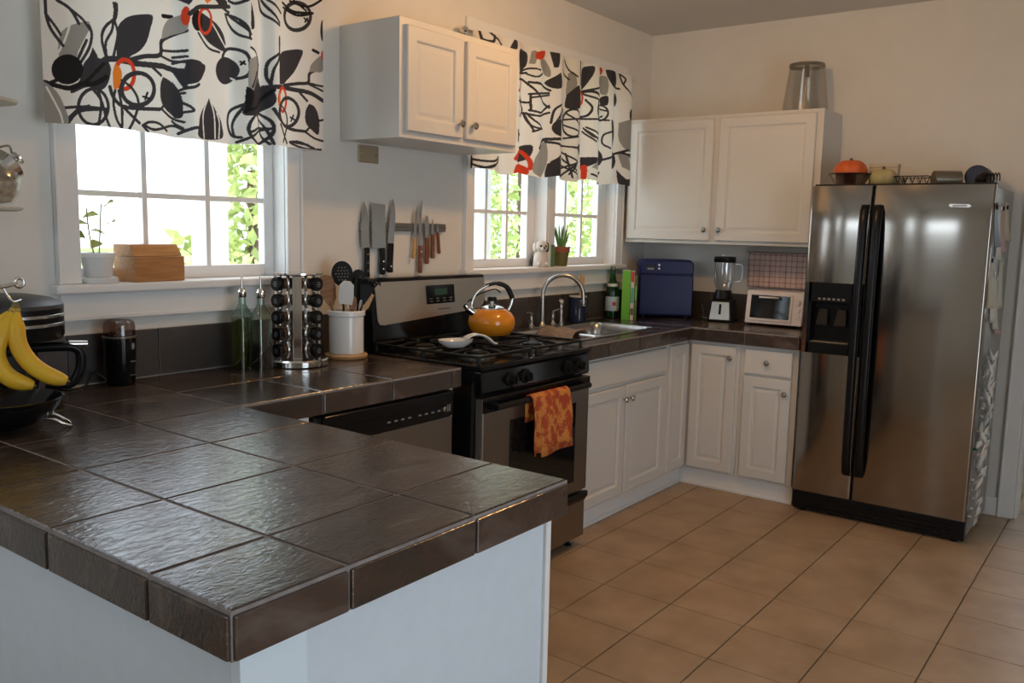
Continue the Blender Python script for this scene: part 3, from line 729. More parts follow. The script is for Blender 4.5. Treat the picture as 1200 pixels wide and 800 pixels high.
# ================================================================ sink, tap, things behind the sink
sk = thing('kitchen_sink', 'stainless double bowl sink set into the slate counter', 'sink', (2.35, -.29, ZT))
x0, x1, y0, y1 = SK[0]-.012, SK[1]+.012, SK[2]-.012, SK[3]+.012
bowls = [(1.955, 2.215, -.515, -.145), (2.255, 2.745, -.515, -.145)]
rim = MB()
for r in sub_rect((x0, x1, y0, y1), (1.955, 2.745, -.515, -.145)): rim.box(r[0], r[2], ZT+.0008, r[1], r[3], ZT+.0055)
rim.box(2.215, -.515, ZT-.012, 2.255, -.145, ZT+.003)
wp(rim, 'rim', K['steel2'], sk, .002)
def bowl(a, b, c_, d_, dep):
    mb = MB(); lv = [(0, 0), (.006, -.01), (.012, -.05), (.018, -dep+.03), (.035, -dep+.008), (.06, -dep)]
    vs = []; fs = []; n = 20
    def rr(ins):
        out = []; rad = .05
        for cx, cy, a0 in ((b-ins-rad, d_-ins-rad, 0), (a+ins+rad, d_-ins-rad, 90), (a+ins+rad, c_+ins+rad, 180), (b-ins-rad, c_+ins+rad, 270)):
            for k in range(5):
                an = R(a0+22.5*k); out.append((cx+rad*math.cos(an), cy+rad*math.sin(an)))
        return out
    for ins, z in lv: vs += [(x, y, ZT+.002+z) for x, y in rr(ins)]
    for i in range(len(lv)-1):
        for j in range(n): fs.append((i*n+j, i*n+(j+1) % n, (i+1)*n+(j+1) % n, (i+1)*n+j))
    fs.append(tuple(range((len(lv)-1)*n, len(lv)*n)))
    # corner fillers between the square rim opening and the rounded bowl
    for q, (cx, cy) in enumerate(((b, d_), (a, d_), (a, c_), (b, c_))):
        bi = len(vs); vs.append((cx, cy, ZT+.002))
        for k in range(4): fs.append((bi, q*5+k+1, q*5+k))
    return mb.add(vs, fs, True)
for bb in bowls: 
    bo = wp(bowl(*bb, .17), 'bowl', K['steel2'], sk)
    wp(MB().lathe([(.04, ZT-.166), (.04, ZT-.163), (.03, ZT-.163), (.001, ZT-.1645)], 20, ((bb[0]+bb[1])/2, -.33, 0)), 'drain', K['chrome'], bo)
fa = thing('kitchen_faucet', 'brushed gooseneck faucet standing behind the sink', 'faucet', (2.305, -.088, ZT+.0055))
dx, dy = .57, -.82
path = [(0, 0, .0), (0, 0, .10), (0, 0, .17)]+[(dx*(.108-.108*math.cos(R(a))), dy*(.108-.108*math.cos(R(a))), .17+.108*math.sin(R(a))) for a in range(15, 181, 15)]+[(dx*.216, dy*.216, .14)]
MB().tube(path, .0115, 14).lathe([(.026, 0), (.026, .006), (.016, .018), (.0115, .03)], 20).build('spout', K['nickel'], fa)
MB().lathe([(.014, .115), (.0155, .12), (.0155, .142), (.012, .145)], 16, (dx*.216, dy*.216, 0)).build('aerator', K['nickel'], fa)
MB().box(-.13, -.022, 0, .15, .022, .006).build('deck_plate', K['nickel'], fa, .003)
for hx in (-.10, .10):
    h_ = MB().lathe([(.020, .005), (.020, .012), (.012, .02), (.010, .035), (.013, .045), (.010, .055), (.010, .072), (.013, .078), (.001, .082)], 18, (hx, 0, 0)).build('valve', K['nickel'], fa)
    MB().tube(spline([(hx, 0, .076), (hx+.03*(1 if hx > 0 else -1), -.01, .084), (hx+.062*(1 if hx > 0 else -1), -.02, .088)], 5), [.005]*6+[.0035]*5, 8).build('lever', K['nickel'], h_)
sp = thing('side_sprayer', 'chrome side sprayer standing beside the gooseneck faucet', 'sprayer', (2.49, -.085, ZT+.0055))
MB().lathe([(.020, 0), (.020, .008), (.013, .014), (.011, .05), (.013, .07), (.010, .09), (.012, .104), (.010, .11)], 18).build('body', K['nickel'], sp)
MB().ball((0, 0, .122), (.017, .017, .016)).build('head', K['chrome'], sp)
mg = thing('utensil_crock', 'dark navy ceramic crock behind the sink', 'crock', (2.665, -.082, ZT+.0055))
MB().lathe([(.001, 0), (.046, 0), (.05, .004), (.05, .145), (.048, .148), (.046, .145), (.046, .008), (.001, .008)], 36).build('body', K['navyc'], mg)
MB().lathe([(.0505, .142), (.0505, .149), (.0455, .149), (.0455, .142)], 36, closed=True).build('rim', K['cream'], mg)
MB().tube(spline([(.05, 0, .12), (.082, -.01, .11), (.082, -.01, .05), (.05, 0, .035)], 6), .006, 8).build('handle', K['navyc'], mg)
br = thing('dish_brush', 'tan wooden dish brush leaning in the navy crock', 'brush', (2.665, -.082, ZT+.016))
MB().tube([(0, 0, 0), (.03, .006, .13), (.045, .008, .20)], [.006, .007, .010], 10).build('handle', K['lightw'], br)
MB().tube([(.041, .007, .185), (.055, .010, .25)], [.018, .012], 12).build('head', K['lightw'], br)
cl2 = sheet(lambda u, v: (2.235+.085*(2*u-1)+.006*math.sin(v*9), -.38+.22*v+.01*math.sin(u*6), ZT+.0115-.075*max(0, abs(2*u-1)-.35)**1.3+.005*math.sin(v*12+u*3)+.004*math.sin(u*14)), 24, 14, .008).build('dish_cloth', K['taupe'])
tag(cl2, 'taupe dish cloth draped over the divider of the sink', 'cloth')

# ================================================================ refrigerator
def brushed(name, col, rough, sc, strength=.25):
    M = mat(name, col, rough, 1); t = M.node_tree; p = t.nodes['Principled BSDF']
    g = t.nodes.new('ShaderNodeNewGeometry'); mp = t.nodes.new('ShaderNodeMapping'); mp.inputs['Scale'].default_value = sc
    t.links.new(g.outputs['Position'], mp.inputs[0]); n = t.nodes.new('ShaderNodeTexNoise'); n.inputs['Scale'].default_value = 1; n.inputs['Detail'].default_value = 2
    t.links.new(mp.outputs[0], n.inputs['Vector']); b = t.nodes.new('ShaderNodeBump'); b.inputs['Strength'].default_value = strength; b.inputs['Distance'].default_value = .0006
    t.links.new(n.outputs[0], b.inputs['Height']); t.links.new(b.outputs[0], p.inputs['Normal']); return M
K['fsteel'] = brushed('fridge_brushed_steel', (.36, .33, .295), .13, (1, 420, 1.2), .10)
FX, FY0, FYM, FY1, FZ0, FZ1 = 2.955, -2.085, -1.560, -1.262, .115, 1.682
fr = thing('refrigerator', 'stainless side-by-side refrigerator with black handles and ice dispenser', 'refrigerator', (3.25, -1.67, 0))
wp(MB().box(3.022, FY0+.002, .03, XW-.03, FY1-.002, 1.672), 'cabinet', K['grey'], fr, .004)
def setb(z):       # how far the contoured door face lies behind its foremost plane
    t = max(0, z-1.465); return .5*R(42)*t*t
def door_piece(mb, y0, y1, z0, z1, seg=14):
    zs = [z0+(z1-z0)*i/seg for i in range(seg+1)]
    vs = []; fs = []; r = .012
    prof = [(y0, .062), (y0, r), (y0+r*.3, r*.3), (y0+r, 0), (y1-r, 0), (y1-r*.3, r*.3), (y1, r), (y1, .062)]
    n_ = len(prof)
    for z in zs:
        for y, d in prof: vs.append((FX+d+(setb(z) if d < .05 else 0), y, z))
    for i in range(seg):
        for j in range(n_-1): fs.append((i*n_+j, i*n_+j+1, (i+1)*n_+j+1, (i+1)*n_+j))
        fs.append((i*n_+n_-1, i*n_, (i+1)*n_, (i+1)*n_+n_-1))
    fs.append(tuple(range(n_))[::-1]); fs.append(tuple(range(seg*n_, (seg+1)*n_)))
    mb.add(vs, fs[:-2], True); mb.add(vs, fs[-2:]); return mb
DZ0, DZ1, DY0, DY1 = .842, 1.203, -1.512, -1.284
d1 = MB(); door_piece(d1, FYM+.004, FY1, DZ1, FZ1, 24); door_piece(d1, FYM+.004, FY1, FZ0, DZ0); d1.box(FX, FYM+.004, DZ0, FX+.062, DY0, DZ1); d1.box(FX, DY1, DZ0, FX+.062, FY1, DZ1)
D1 = wp(d1, 'freezer_door', K['fsteel'], fr)
d2 = MB(); door_piece(d2, FY0, FYM-.004, FZ0, FZ1, 60); D2 = wp(d2, 'fridge_door', K['fsteel'], fr)
# dispenser
ds = wp(MB().box(FX+.058, DY0, DZ0, FX+.066, DY1, DZ1).box(FX-.004, DY0, DZ0, FX+.058, DY0+.018, DZ1).box(FX-.004, DY1-.018, DZ0, FX+.058, DY1, DZ1).box(FX-.004, DY0, DZ1-.10, FX+.058, DY1, DZ1).box(FX-.004, DY0, DZ0, FX+.058, DY1, DZ0+.055), 'dispenser', mat('dispenser_black', (.004, .004, .004), .45, spec=.25), D1, .003)
for k in range(6): wp(MB().box(FX-.006, -1.465+k*.0235, DZ1-.088, FX-.003, -1.452+k*.0235, DZ1-.078), 'button', K['btn'], ds)
for py in (-1.445, -1.352): wp(MB().prism([(FX+.05, 1.07), (FX+.025, 1.06), (FX+.012, .99), (FX+.016, .985), (FX+.05, 1.0)], py-.028, py+.028, 'y') if False else MB().hexa([(FX+.010, py-.03, .985), (FX+.018, py-.03, .985), (FX+.018, py+.03, .985), (FX+.010, py+.03, .985)][::1], [(FX+.035, py-.022, 1.07), (FX+.05, py-.022, 1.07), (FX+.05, py+.022, 1.07), (FX+.035, py+.022, 1.07)]), 'paddle', K['blackm'], ds, .004)
wp(MB().box(FX+.002, DY0+.02, DZ0+.055, FX+.055, DY1-.02, DZ0+.062), 'drip_tray', K['tin'], ds, .002)
# handles
for y0h, nm, pr in ((-1.530, 'handle', D1), (-1.592, 'handle', D2)):
    zz = [.235, .26, .32, .60, .95, 1.25, 1.48, 1.56, 1.59]
    off = [.004, .024, .036, .046, .050, .046, .036, .026, .004]
    vs = []; fs = []
    sec = [(-.5, 0), (-.5, .55), (-.3, .9), (0, 1), (.3, .9), (.5, .55), (.5, 0)]
    for z, o_ in zip(zz, off):
        for sy_, sd in sec: vs.append((FX+setb(z)+.004-(o_-.020+.026*sd if o_ > .01 else .004*sd), y0h+.040*sy_, z))
    q = len(sec)
    for i in range(len(zz)-1):
        for j in range(q): fs.append((i*q+j, i*q+(j+1) % q, (i+1)*q+(j+1) % q, (i+1)*q+j))
    fs.append(tuple(range(q))); fs.append(tuple(range((len(zz)-1)*q, len(zz)*q)))
    wp(MB().add(vs, fs, True), nm, K['blackp'], pr)
gr = wp(MB().box(FX+.02, FY0+.004, .012, FX+.07, FY1-.004, .108), 'kick_grille', K['blackp'], fr, .006, 3)
for k in range(3): wp(MB().box(FX+.017, FY0+.06, .03+k*.022, FX+.022, FY1-.06, .038+k*.022), 'louver', K['black'], gr, .001)
for py in (FY0+.05, FY1-.05): wp(MB().lathe([(.016, 0), (.016, .012), (.012, .014)], 14, (FX+.05, py, 0)), 'foot', K['blackp'], fr)
for py in (FY0+.05, FY1-.05): wp(MB().lathe([(.016, 0), (.016, .03), (.012, .032)], 14, (3.45, py, 0)), 'foot', K['blackp'], fr)
wp(MB().box(3.0, FY0+.004, 1.672, 3.075, FY1-.004, 1.692), 'hinge_cover', K['blackm'], fr, .004)
bd = wp(MB().prism([(-1.995, 1.583), (-1.985, 1.575), (-1.905, 1.577), (-1.896, 1.586), (-1.906, 1.595), (-1.985, 1.593)], FX+setb(1.585)-.004, FX+setb(1.585)+.004, 'x'), 'badge', K['nickel'], D2, .002)
wp(MB().box(FX+setb(1.585)-.0048, -1.975, 1.581, FX+setb(1.585)-.0035, -1.915, 1.589), 'badge_inlay', K['dsteel'], bd)

# things on top of the refrigerator
TZ = 1.6725
o = thing('fruit_bowl', 'shallow brown glass bowl on the refrigerator', 'bowl', (3.175, -1.385, TZ))
MB().lathe([(.001, 0), (.05, 0), (.065, .012), (.10, .075), (.105, .078), (.098, .075), (.062, .018), (.001, .008)], 36).build('body', K['bowlb'], o); MB().lathe([(.103, .074), (.107, .077), (.107, .08), (.101, .08)], 36, closed=True).build('rim', K['blackp'], o)
def ribbed(mb, rx, rz, ribs, n=40, m_=18, c=(0,0,0)):
    vs = []; fs = []
    for i in range(m_+1):
        t = math.pi*i/m_
        for j in range(n):
            a = 2*math.pi*j/n; k = 1+.06*abs(math.sin(ribs*a/2))
            z = rz*math.cos(t)*(1-.18*math.exp(-(t/.5)**2))
            vs.append((c[0]+rx*k*math.sin(t)*math.cos(a), c[1]+rx*k*math.sin(t)*math.sin(a), c[2]+z))
    for i in range(m_):
        for j in range(n): fs.append((i*n+j, (i+1)*n+j, (i+1)*n+(j+1) % n, i*n+(j+1) % n))
    return mb.add(vs, fs, True)
o = thing('orange_squash', 'orange ribbed squash sitting in the brown glass bowl', 'squash', (3.175, -1.385, TZ+.022))
ribbed(MB(), .080, .068, 9, c=(0, 0, .068)).build('skin', K['squash'], o); MB().tube([(0, 0, .118), (.004, 0, .128), (.01, .004, .134)], [.010, .008, .007], 8).build('stem', K['bark'], o)
o = thing('pale_gourd', 'pale yellow and green gourd beside the brown glass bowl', 'squash', (3.16, -1.552, TZ))
ribbed(MB(), .062, .055, 7, c=(0, 0, .052)).build('skin', K['gourd'], o); MB().tube([(0, 0, .098), (0, .004, .112)], [.009, .007], 8).build('stem', K['bark'], o)
o = thing('recipe_tin', 'small cream printed tin box behind the pale gourd', 'box', (3.30, -1.52, TZ), R(4))
MB().box(-.03, -.07, 0, .03, .07, .115).build('body', K['paper2'], o, .004); MB().box(-.032, -.072, .115, .032, .072, .135).build('lid', K['paper2'], o, .004)
for k in range(4): MB().box(-.0325, -.045+.028*k, .06+.012*(k % 2), -.0305, -.03+.028*k, .078+.012*(k % 2)).build('printed_motif', K['bookr'], o)
o = thing('wire_basket', 'black wire basket on the refrigerator top', 'basket', (3.165, -1.695, TZ))
bw, bl, bh = .075, .078, .058
for z, e in ((.004, -.012), (bh, 0)):
    MB().tube([(-bw-e*-1, -bl-e*-1, z), (bw+e, -bl-e*-1, z), (bw+e, bl+e, z), (-bw-e*-1, bl+e, z)], .0028, 6, closed=True).build('rim_wire', K['blackm'], o)
for k in range(9):
    y = -bl+.01+k*(2*bl-.02)/8; sw = .02*(1 if k % 2 else -1)
    MB().tube([(-bw, y+sw, bh), (-bw+.012, y, .004), (bw-.012, y, .004), (bw, y+sw, bh)], .0018, 6).build('cross_wire', K['blackm'], o)
o = thing('glass_jar', 'small clear jar lying in the wire basket', 'jar', (3.155, -1.692, TZ+.031), R(75))
MB().lathe([(.001, -.055), (.022, -.055), (.0235, -.05), (.0235, .03), (.018, .04), (.018, .05)], 24, axis='x').build('body', K['thin'], o); MB().lathe([(.020, .046), (.020, .06), (.001, .061)], 24, axis='x').build('lid', K['tin'], o)
o = thing('tin_mug', 'grey tin mug lying on its side on the refrigerator', 'mug', (3.14, -1.845, TZ+.042), R(-58))
MB().lathe([(.001, -.06), (.041, -.06), (.042, -.056), (.042, .06), (.040, .06), (.039, -.05), (.001, -.052)], 32, axis='x').build('body', K['tin'], o)
MB().tube(spline([(-.04, .0, .041), (-.03, .0, .062), (.02, .0, .062), (.03, 0, .041)], 5), .004, 8).xf(Matrix.Rotation(R(-75), 4, 'X')).build('handle', K['tin'], o)
o = thing('lying_thermos', 'dark indigo thermos lying with its base to the room', 'thermos', (3.335, -1.955, TZ+.0585), R(4))
MB().lathe([(.001, -.13), (.050, -.13), (.054, -.126), (.0545, .05), (.057, .052), (.057, .10), (.05, .105), (.001, .106)], 36, axis='x').build('body', K['ind'], o)
MB().lathe([(.0575, .054), (.0580, .056), (.0580, .098), (.0575, .10)], 36, axis='x').build('band', K['tin'], o)
o = thing('pepper_grinder', 'black rounded grinder lying next to the thermos', 'grinder', (3.135, -2.01, TZ+.0405), R(30))
MB().lathe([(.001, -.05), (.025, -.048), (.036, -.03), (.039, 0), (.034, .03), (.02, .05), (.001, .052)], 32, axis='x').build('body', K['blackp'], o); MB().lathe([(.016, -.0505), (.016, -.056), (.001, -.057)], 20, axis='x').build('knob', K['tin'], o)
o = thing('wire_coil', 'small black wire spring coil at the refrigerator edge', 'wire', (3.06, -2.055, TZ+.046))
MB().tube([(.018*math.cos(a*.55), -.025+.0011*a, .018*math.sin(a*.55)) for a in range(58)], .0028, 6).build('coil', K['blackm'], o); MB().tube([(.018, -.025, 0), (.018, -.025, -.0165)], .0028, 6).build('foot', K['blackm'], o)
# papers and magnets on the fridge side
SY = FY0+.0015
papers = [(3.02, 1.50, .09, .20, 'figd', -4, 'dark photo high at the front edge of the fridge side'), (3.115, 1.47, .09, .26, 'paper', -3, 'long white note curling high on the fridge side'),
 (3.215, 1.49, .09, .22, 'paper3', 2, 'pinkish card pinned high on the fridge side'), (3.33, 1.52, .12, .18, 'paper2', 3, 'cream card highest towards the back of the fridge side'), (3.02, 1.24, .08, .24, 'paper2', 4, 'cream list under the dark photo on the fridge side'),
 (3.11, 1.17, .085, .24, 'paper', -2, 'white list under the long white note on the fridge side'), (3.21, 1.14, .09, .26, 'paper', 2, 'white sheet under the pinkish card on the fridge side'), (3.33, 1.22, .12, .24, 'paper', -3, 'large white sheet under the cream card on the fridge side'), (3.29, 1.02, .10, .08, 'paper3', 5, 'small pink slip lowest among the notes on the fridge side')]
for x, z, ww, hh, mt, an, lb in papers:
    o = thing('fridge_note', lb, 'paper', (x, SY, z))
    cu = random.uniform(.012, .03)
    sheet(lambda u, v: (ww*(u-.5), -.002-cu*(1-v)**2*(.4+.6*u), hh*(v-.5)), 8, 10, .0006).build('sheet', K[mt], o, rot=(0, R(an), 0))
    MB().lathe([(.011, -.001), (.011, -.006), (.008, -.008), (.001, -.008)], 16, (0, -.002, hh*.5-.02), 'y').build('magnet', K['chrome'] if mt == 'paper' else K['blackp'], o)
# white curled ribbons on the lower side
random.seed(11)
ORD = 'topmost,second,third,fourth,fifth,sixth,seventh,eighth,ninth,tenth,eleventh,twelfth,thirteenth,fourteenth,fifteenth,second lowest,lowest'.split(',')
for k in range(17):
    z = .885-.048*k+random.uniform(-.01, .01); x = 3.11-.004*k+random.uniform(-.05, .05)
    o = thing('curled_ribbon', ORD[k]+' white curled ribbon bow down the side of the refrigerator', 'ribbon', (x, SY-.0008, z), 0, 'ribbon bows down the fridge side')
    r0 = random.uniform(.030, .044)*(1 if k < 11 else .75); tw_ = random.uniform(0, 6.28); nn = random.choice((1.4, 1.8, 2.2))
    def fr_(u, v, r0=r0, tw_=tw_, nn=nn):
        a = tw_+u*nn*3.6; rr = r0*(1.1-.55*u); return (rr*math.cos(a)+.012*(v-.5)*math.sin(a*.7), -.010-.05*u*(1-u)-.022*(1+math.sin(a))*.6, rr*math.sin(a)+.030*(v-.5)-.02*u)
    sheet(fr_, 26, 3, .0012).build('curl', K['ribbon'], o)
    if k < 12:
        sheet(lambda u, v, r0=r0, tw_=tw_: (-r0*.8*math.cos(tw_+u*4.2), -.012-.034*math.sin(u*3.1), r0*math.sin(tw_+u*4.2)+.034*(v-.5)), 20, 3, .0012).build('loop', K['ribbon'], o)
    MB().lathe([(.006, 0), (.006, -.012), (.001, -.014)], 10, (0, 0, 0), 'y').build('magnet', K['fgreen'] if k == 9 else K['ribbon'], o)

# ================================================================ things on the corner counter
Z0 = ZT+.0006
gb = thing('water_bottle', 'green glass water bottle with a pale blue label in the counter corner', 'bottle', (3.065, -.072, Z0))
MB().lathe([(.001, 0), (.038, 0), (.041, .004), (.041, .155), (.036, .185), (.022, .225), (.0145, .26), (.0135, .295), (.0155, .297), (.0155, .305), (.001, .306)], 32).build('glass', K['green'], gb)
MB().lathe([(.0415, .045), (.042, .047), (.042, .128), (.0415, .13)], 32).build('label', K['label'], gb)
MB().lathe([(.001, -.0005), (.012, 0)], 16, (0, 0, 0), 'y').xf(Matrix.Translation((-.030, -.031, .088)) @ Matrix.Rotation(R(-44), 4, 'Z')).build('star', K['red'], gb)
MB().lathe([(.0285, .203), (.032, .194), (.0345, .186), (.0325, .2), (.029, .207)], 32).build('neck_label', K['wlabel'], gb)
MB().lathe([(.016, .29), (.0165, .292), (.0165, .308), (.001, .31)], 20).build('cap', K['tin'], gb)
def book(label, loc, rz, th_, dp, h, cov, blocks=()):
    o = thing('cookbook', label, 'book', loc, rz, None)
    MB().box(0, 0, 0, .003, th_, h).box(.003, 0, 0, dp, .0025, h).box(.003, th_-.0025, 0, dp, th_, h).build('cover', K[cov], o, .001)
    MB().box(.0035, .003, .004, dp-.005, th_-.003, h-.004).build('pages', K['page'], o)
    for z0, z1, mt in blocks: MB().box(-.0006, .002, z0, .0004, th_-.002, z1).build('spine_print', K[mt], o)
    return o
ba = R(28); ddx, ddy = math.sin(ba), -math.cos(ba)
p0 = Vector((3.03, -.212, Z0))
q = Vector((math.sin(ba), -math.cos(ba), 0))
# local +Y is the thickness axis; it points away from the camera's right
book('thick bright green cookbook standing next to the green bottle', p0+q*(-.0), ba, .048, .15, .292, 'bookg')
book('thin white cookbook with a red top on its spine', p0+q*.0235, ba, .021, .15, .288, 'bookw', [(.225, .285, 'bookr'), (.10, .19, 'bookt'), (.03, .07, 'bookd')])
book('thin dark green cookbook leaning by the blue appliance', p0+q*.0405, ba, .014, .145, .262, 'bookd', [(.12, .2, 'bookg')])
# navy appliance
nv = thing('countertop_appliance', 'glossy navy blue boxy appliance with rounded corners under the wall cabinet', 'appliance', (3.315, -.300, Z0), R(35))
def rbox(mb, x0, x1, y0, y1, z0, z1, r, n=5):    # box with rounded edges along X
    poly = []
    for cy, cz, a0 in ((y1-r, z1-r, 0), (y0+r, z1-r, 90), (y0+r*.4, z0+r*.4, 180), (y1-r*.4, z0+r*.4, 270)):
        rr = r if a0 < 180 else r*.4
        for k in range(n+1):
            a = R(a0+90*k/n); poly.append((cy+rr*math.cos(a), cz+rr*math.sin(a)))
    return mb.prism(poly, x0, x1, 'x')
rbox(MB(), 0, .165, -.165, .165, .012, .355, .035).build('body', K['navy'], nv, .006, 3)
dr_ = rbox(MB(), -.016, -.001, -.16, .16, .02, .262, .012).build('door', K['navy'], nv, .005, 3)
rbox(MB(), -.014, -.001, -.16, .16, .268, .348, .03).build('control_panel', K['navy'], nv, .005, 3)
MB().box(-.0175, .075, .288, -.0135, .125, .325).build('badge', K['blackp'], nv, .006); MB().box(-.0185, .08, .294, -.0173, .12, .304).build('badge_print', K['btn'], nv)
for k in range(2): MB().lathe([(.007, -.0135), (.007, -.018), (.001, -.019)], 14, (0, .05, .30+.022*k), 'x').build('button', K['chrome'], nv)
for y in (-.13, .13):
    for x in (.03, .14): MB().lathe([(.014, 0), (.014, .013)], 14, (x, y, 0)).build('foot', K['blackp'], nv)
# blender
bl_ = thing('blender', 'blender with a clear glass jar and chrome base before the wall', 'blender', (3.43, -.622, Z0), R(12))
MB().hexa([(-.085, -.078, 0), (.085, -.078, 0), (.085, .078, 0), (-.085, .078, 0)], [(-.062, -.06, .13), (.07, -.06, .13), (.07, .06, .13), (-.062, .06, .13)]).build('base', K['blackp'], bl_, .01, 3)
MB().hexa([(-.0885, -.06, .012), (-.083, -.06, .012), (-.083, .06, .012), (-.0885, .06, .012)], [(-.0668, -.05, .118), (-.062, -.05, .118), (-.062, .05, .118), (-.0668, .05, .118)]).build('face_plate', K['chrome'], bl_, .004)
MB().hexa([(-.0865, -.007, .045), (-.08, -.007, .045), (-.08, .007, .045), (-.0865, .007, .045)], [(-.0722, -.007, .105), (-.066, -.007, .105), (-.066, .007, .105), (-.0722, .007, .105)]).build('switch', K['blackp'], bl_, .002)
MB().lathe([(.055, .13), (.058, .135), (.05, .17), (.046, .185), (.001, .186)], 28).build('collar', K['blackp'], bl_)
MB().lathe([(.044, .186), (.050, .20), (.062, .235), (.062, .355), (.058, .355), (.058, .237), (.046, .20), (.040, .192)], 32, closed=True).build('jar', K['thin'], bl_)
MB().lathe([(.0632, .35), (.0645, .352), (.0645, .378), (.058, .384), (.001, .384)], 32).build('lid', K['blackp'], bl_)
MB().lathe([(.024, .384), (.022, .398), (.001, .399)], 20).build('lid_plug', K['thin'], bl_)
MB().tube(spline([(.02, -.058, .34), (.035, -.095, .33), (.035, -.095, .25), (.02, -.058, .235)], 6), .008, 8).build('handle', K['thin'], bl_)
for k in range(4): MB().tube([(.06*math.cos(R(45+90*k)), .06*math.sin(R(45+90*k)), .24), (.06*math.cos(R(45+90*k)), .06*math.sin(R(45+90*k)), .345)], .004, 6).build('rib', K['thin'], bl_)
MB().tube(spline([(-.01, .08, .012), (.02, .12, .008), (.08, .13, .03), (.12, .15, .08)], 6), .004, 8).build('cord', K['tin'], bl_)
# toaster oven
to = thing('toaster_oven', 'pale pink toaster oven with a glass door beside the refrigerator', 'toaster oven', (3.335, -.965, Z0))
MB().prism([(0, .012), (.21, .012), (.21, .20), (.025, .20)], -.165, .165, 'y').build('body', K['pink'], to, .006, 3)
def tf(y0, y1, z0, z1, d):   # quad on the leaning front
    f = lambda z: .025*(z-.012)/.188
    return MB().hexa([(f(z0)-d, y0, z0), (f(z0)+.001, y0, z0), (f(z0)+.001, y1, z0), (f(z0)-d, y1, z0)], [(f(z1)-d, y0, z1), (f(z1)+.001, y0, z1), (f(z1)+.001, y1, z1), (f(z1)-d, y1, z1)])
dd_ = tf(-.105, .150, .03, .185, .006).build('door', K['pink'], to, .002)
tf(-.092, .135, .045, .175, .008).build('glass', K['glassb'], dd_)
MB().tube([(-.008, -.03, .163), (-.024, -.03, .166), (-.024, .075, .166), (-.008, .075, .163)], .006, 8).build('handle', K['whitep'], dd_)
for z in (.06, .10, .145): MB().lathe([(.013, -.01), (.012, .014), (.001, .0)], 16, (.012, -.137, z), 'x').build('dial', K['pink'], to)
for y in (-.14, .14):
    for x in (.03, .18): MB().lathe([(.01, 0), (.01, .013)], 12, (x, y, 0)).build('foot', K['blackp'], to)
def gingham():
    M = bpy.data.materials.new('checked_cloth'); M.use_nodes = True; t = M.node_tree; p = t.nodes['Principled BSDF']; p.inputs['Roughness'].default_value = .9
    g = t.nodes.new('ShaderNodeNewGeometry'); sx = t.nodes.new('ShaderNodeSeparateXYZ'); t.links.new(g.outputs['Position'], sx.inputs[0])
    def stripe(o, per, wid):
        a = t.nodes.new('ShaderNodeMath'); a.operation = 'DIVIDE'; a.inputs[1].default_value = per; t.links.new(o, a.inputs[0])
        b = t.nodes.new('ShaderNodeMath'); b.operation = 'FRACT'; t.links.new(a.outputs[0], b.inputs[0])
        c_ = t.nodes.new('ShaderNodeMath'); c_.operation = 'LESS_THAN'; c_.inputs[1].default_value = wid; t.links.new(b.outputs[0], c_.inputs[0]); return c_.outputs[0]
    a = stripe(sx.outputs['Y'], .032, .22); b = stripe(sx.outputs['Z'], .032, .22)
    s = t.nodes.new('ShaderNodeMath'); s.operation = 'ADD'; t.links.new(a, s.inputs[0]); t.links.new(b, s.inputs[1])
    h = t.nodes.new('ShaderNodeMath'); h.operation = 'MULTIPLY'; h.inputs[1].default_value = .5; t.links.new(s.outputs[0], h.inputs[0])
    cr = t.nodes.new('ShaderNodeValToRGB'); cr.color_ramp.elements[0].color = (.64, .50, .46, 1); cr.color_ramp.elements[1].color = (.30, .13, .13, 1); t.links.new(h.outputs[0], cr.inputs[0]); t.links.new(cr.outputs[0], p.inputs['Base Color']); return M
K['check'] = gingham()
tt = thing('checked_towel', 'pink and white checked tea towel hanging behind the toaster oven', 'towel', (3.535, -.90, 1.125))
sheet(lambda u, v: (.006*math.sin(u*26)*(1-v*.6)-.002, -.175+.35*u, .20*v), 40, 12, .004).build('cloth', K['check'], tt)
MB().tube([(0, -.20, .206), (0, .19, .206)], .005, 8).tube([(0, -.19, .206), (.043, -.19, .206)], .004, 8).tube([(0, .18, .206), (.043, .18, .206)], .004, 8).build('towel_bar', K['nickel'], tt)
# glass vase on the wall cabinet
gv = thing('glass_vase', 'clear glass tapered vase upside down on the wall cabinet', 'vase', (3.42, -1.045, uz1))
MB().lathe([(.122, .001), (.124, .003), (.093, .255), (.090, .26), (.001, .26), (.001, .256), (.088, .256), (.119, .003)], 40).build('glass', pane_mat('vase_glass', .2, (.93, .92, .9)), gv)
MB().lathe([(.094, .244), (.096, .247), (.0935, .262), (.091, .263), (.0915, .25)], 40, closed=True).build('base_ring', K['tin'], gv)
MB().box(-.012, -.012, .195, .012, .012, .256).build('clip', K['bark'], gv, .003); MB().tube([(0, 0, .2), (0, .002, .02)], .0025, 6).build('chain', K['chrome'], gv)

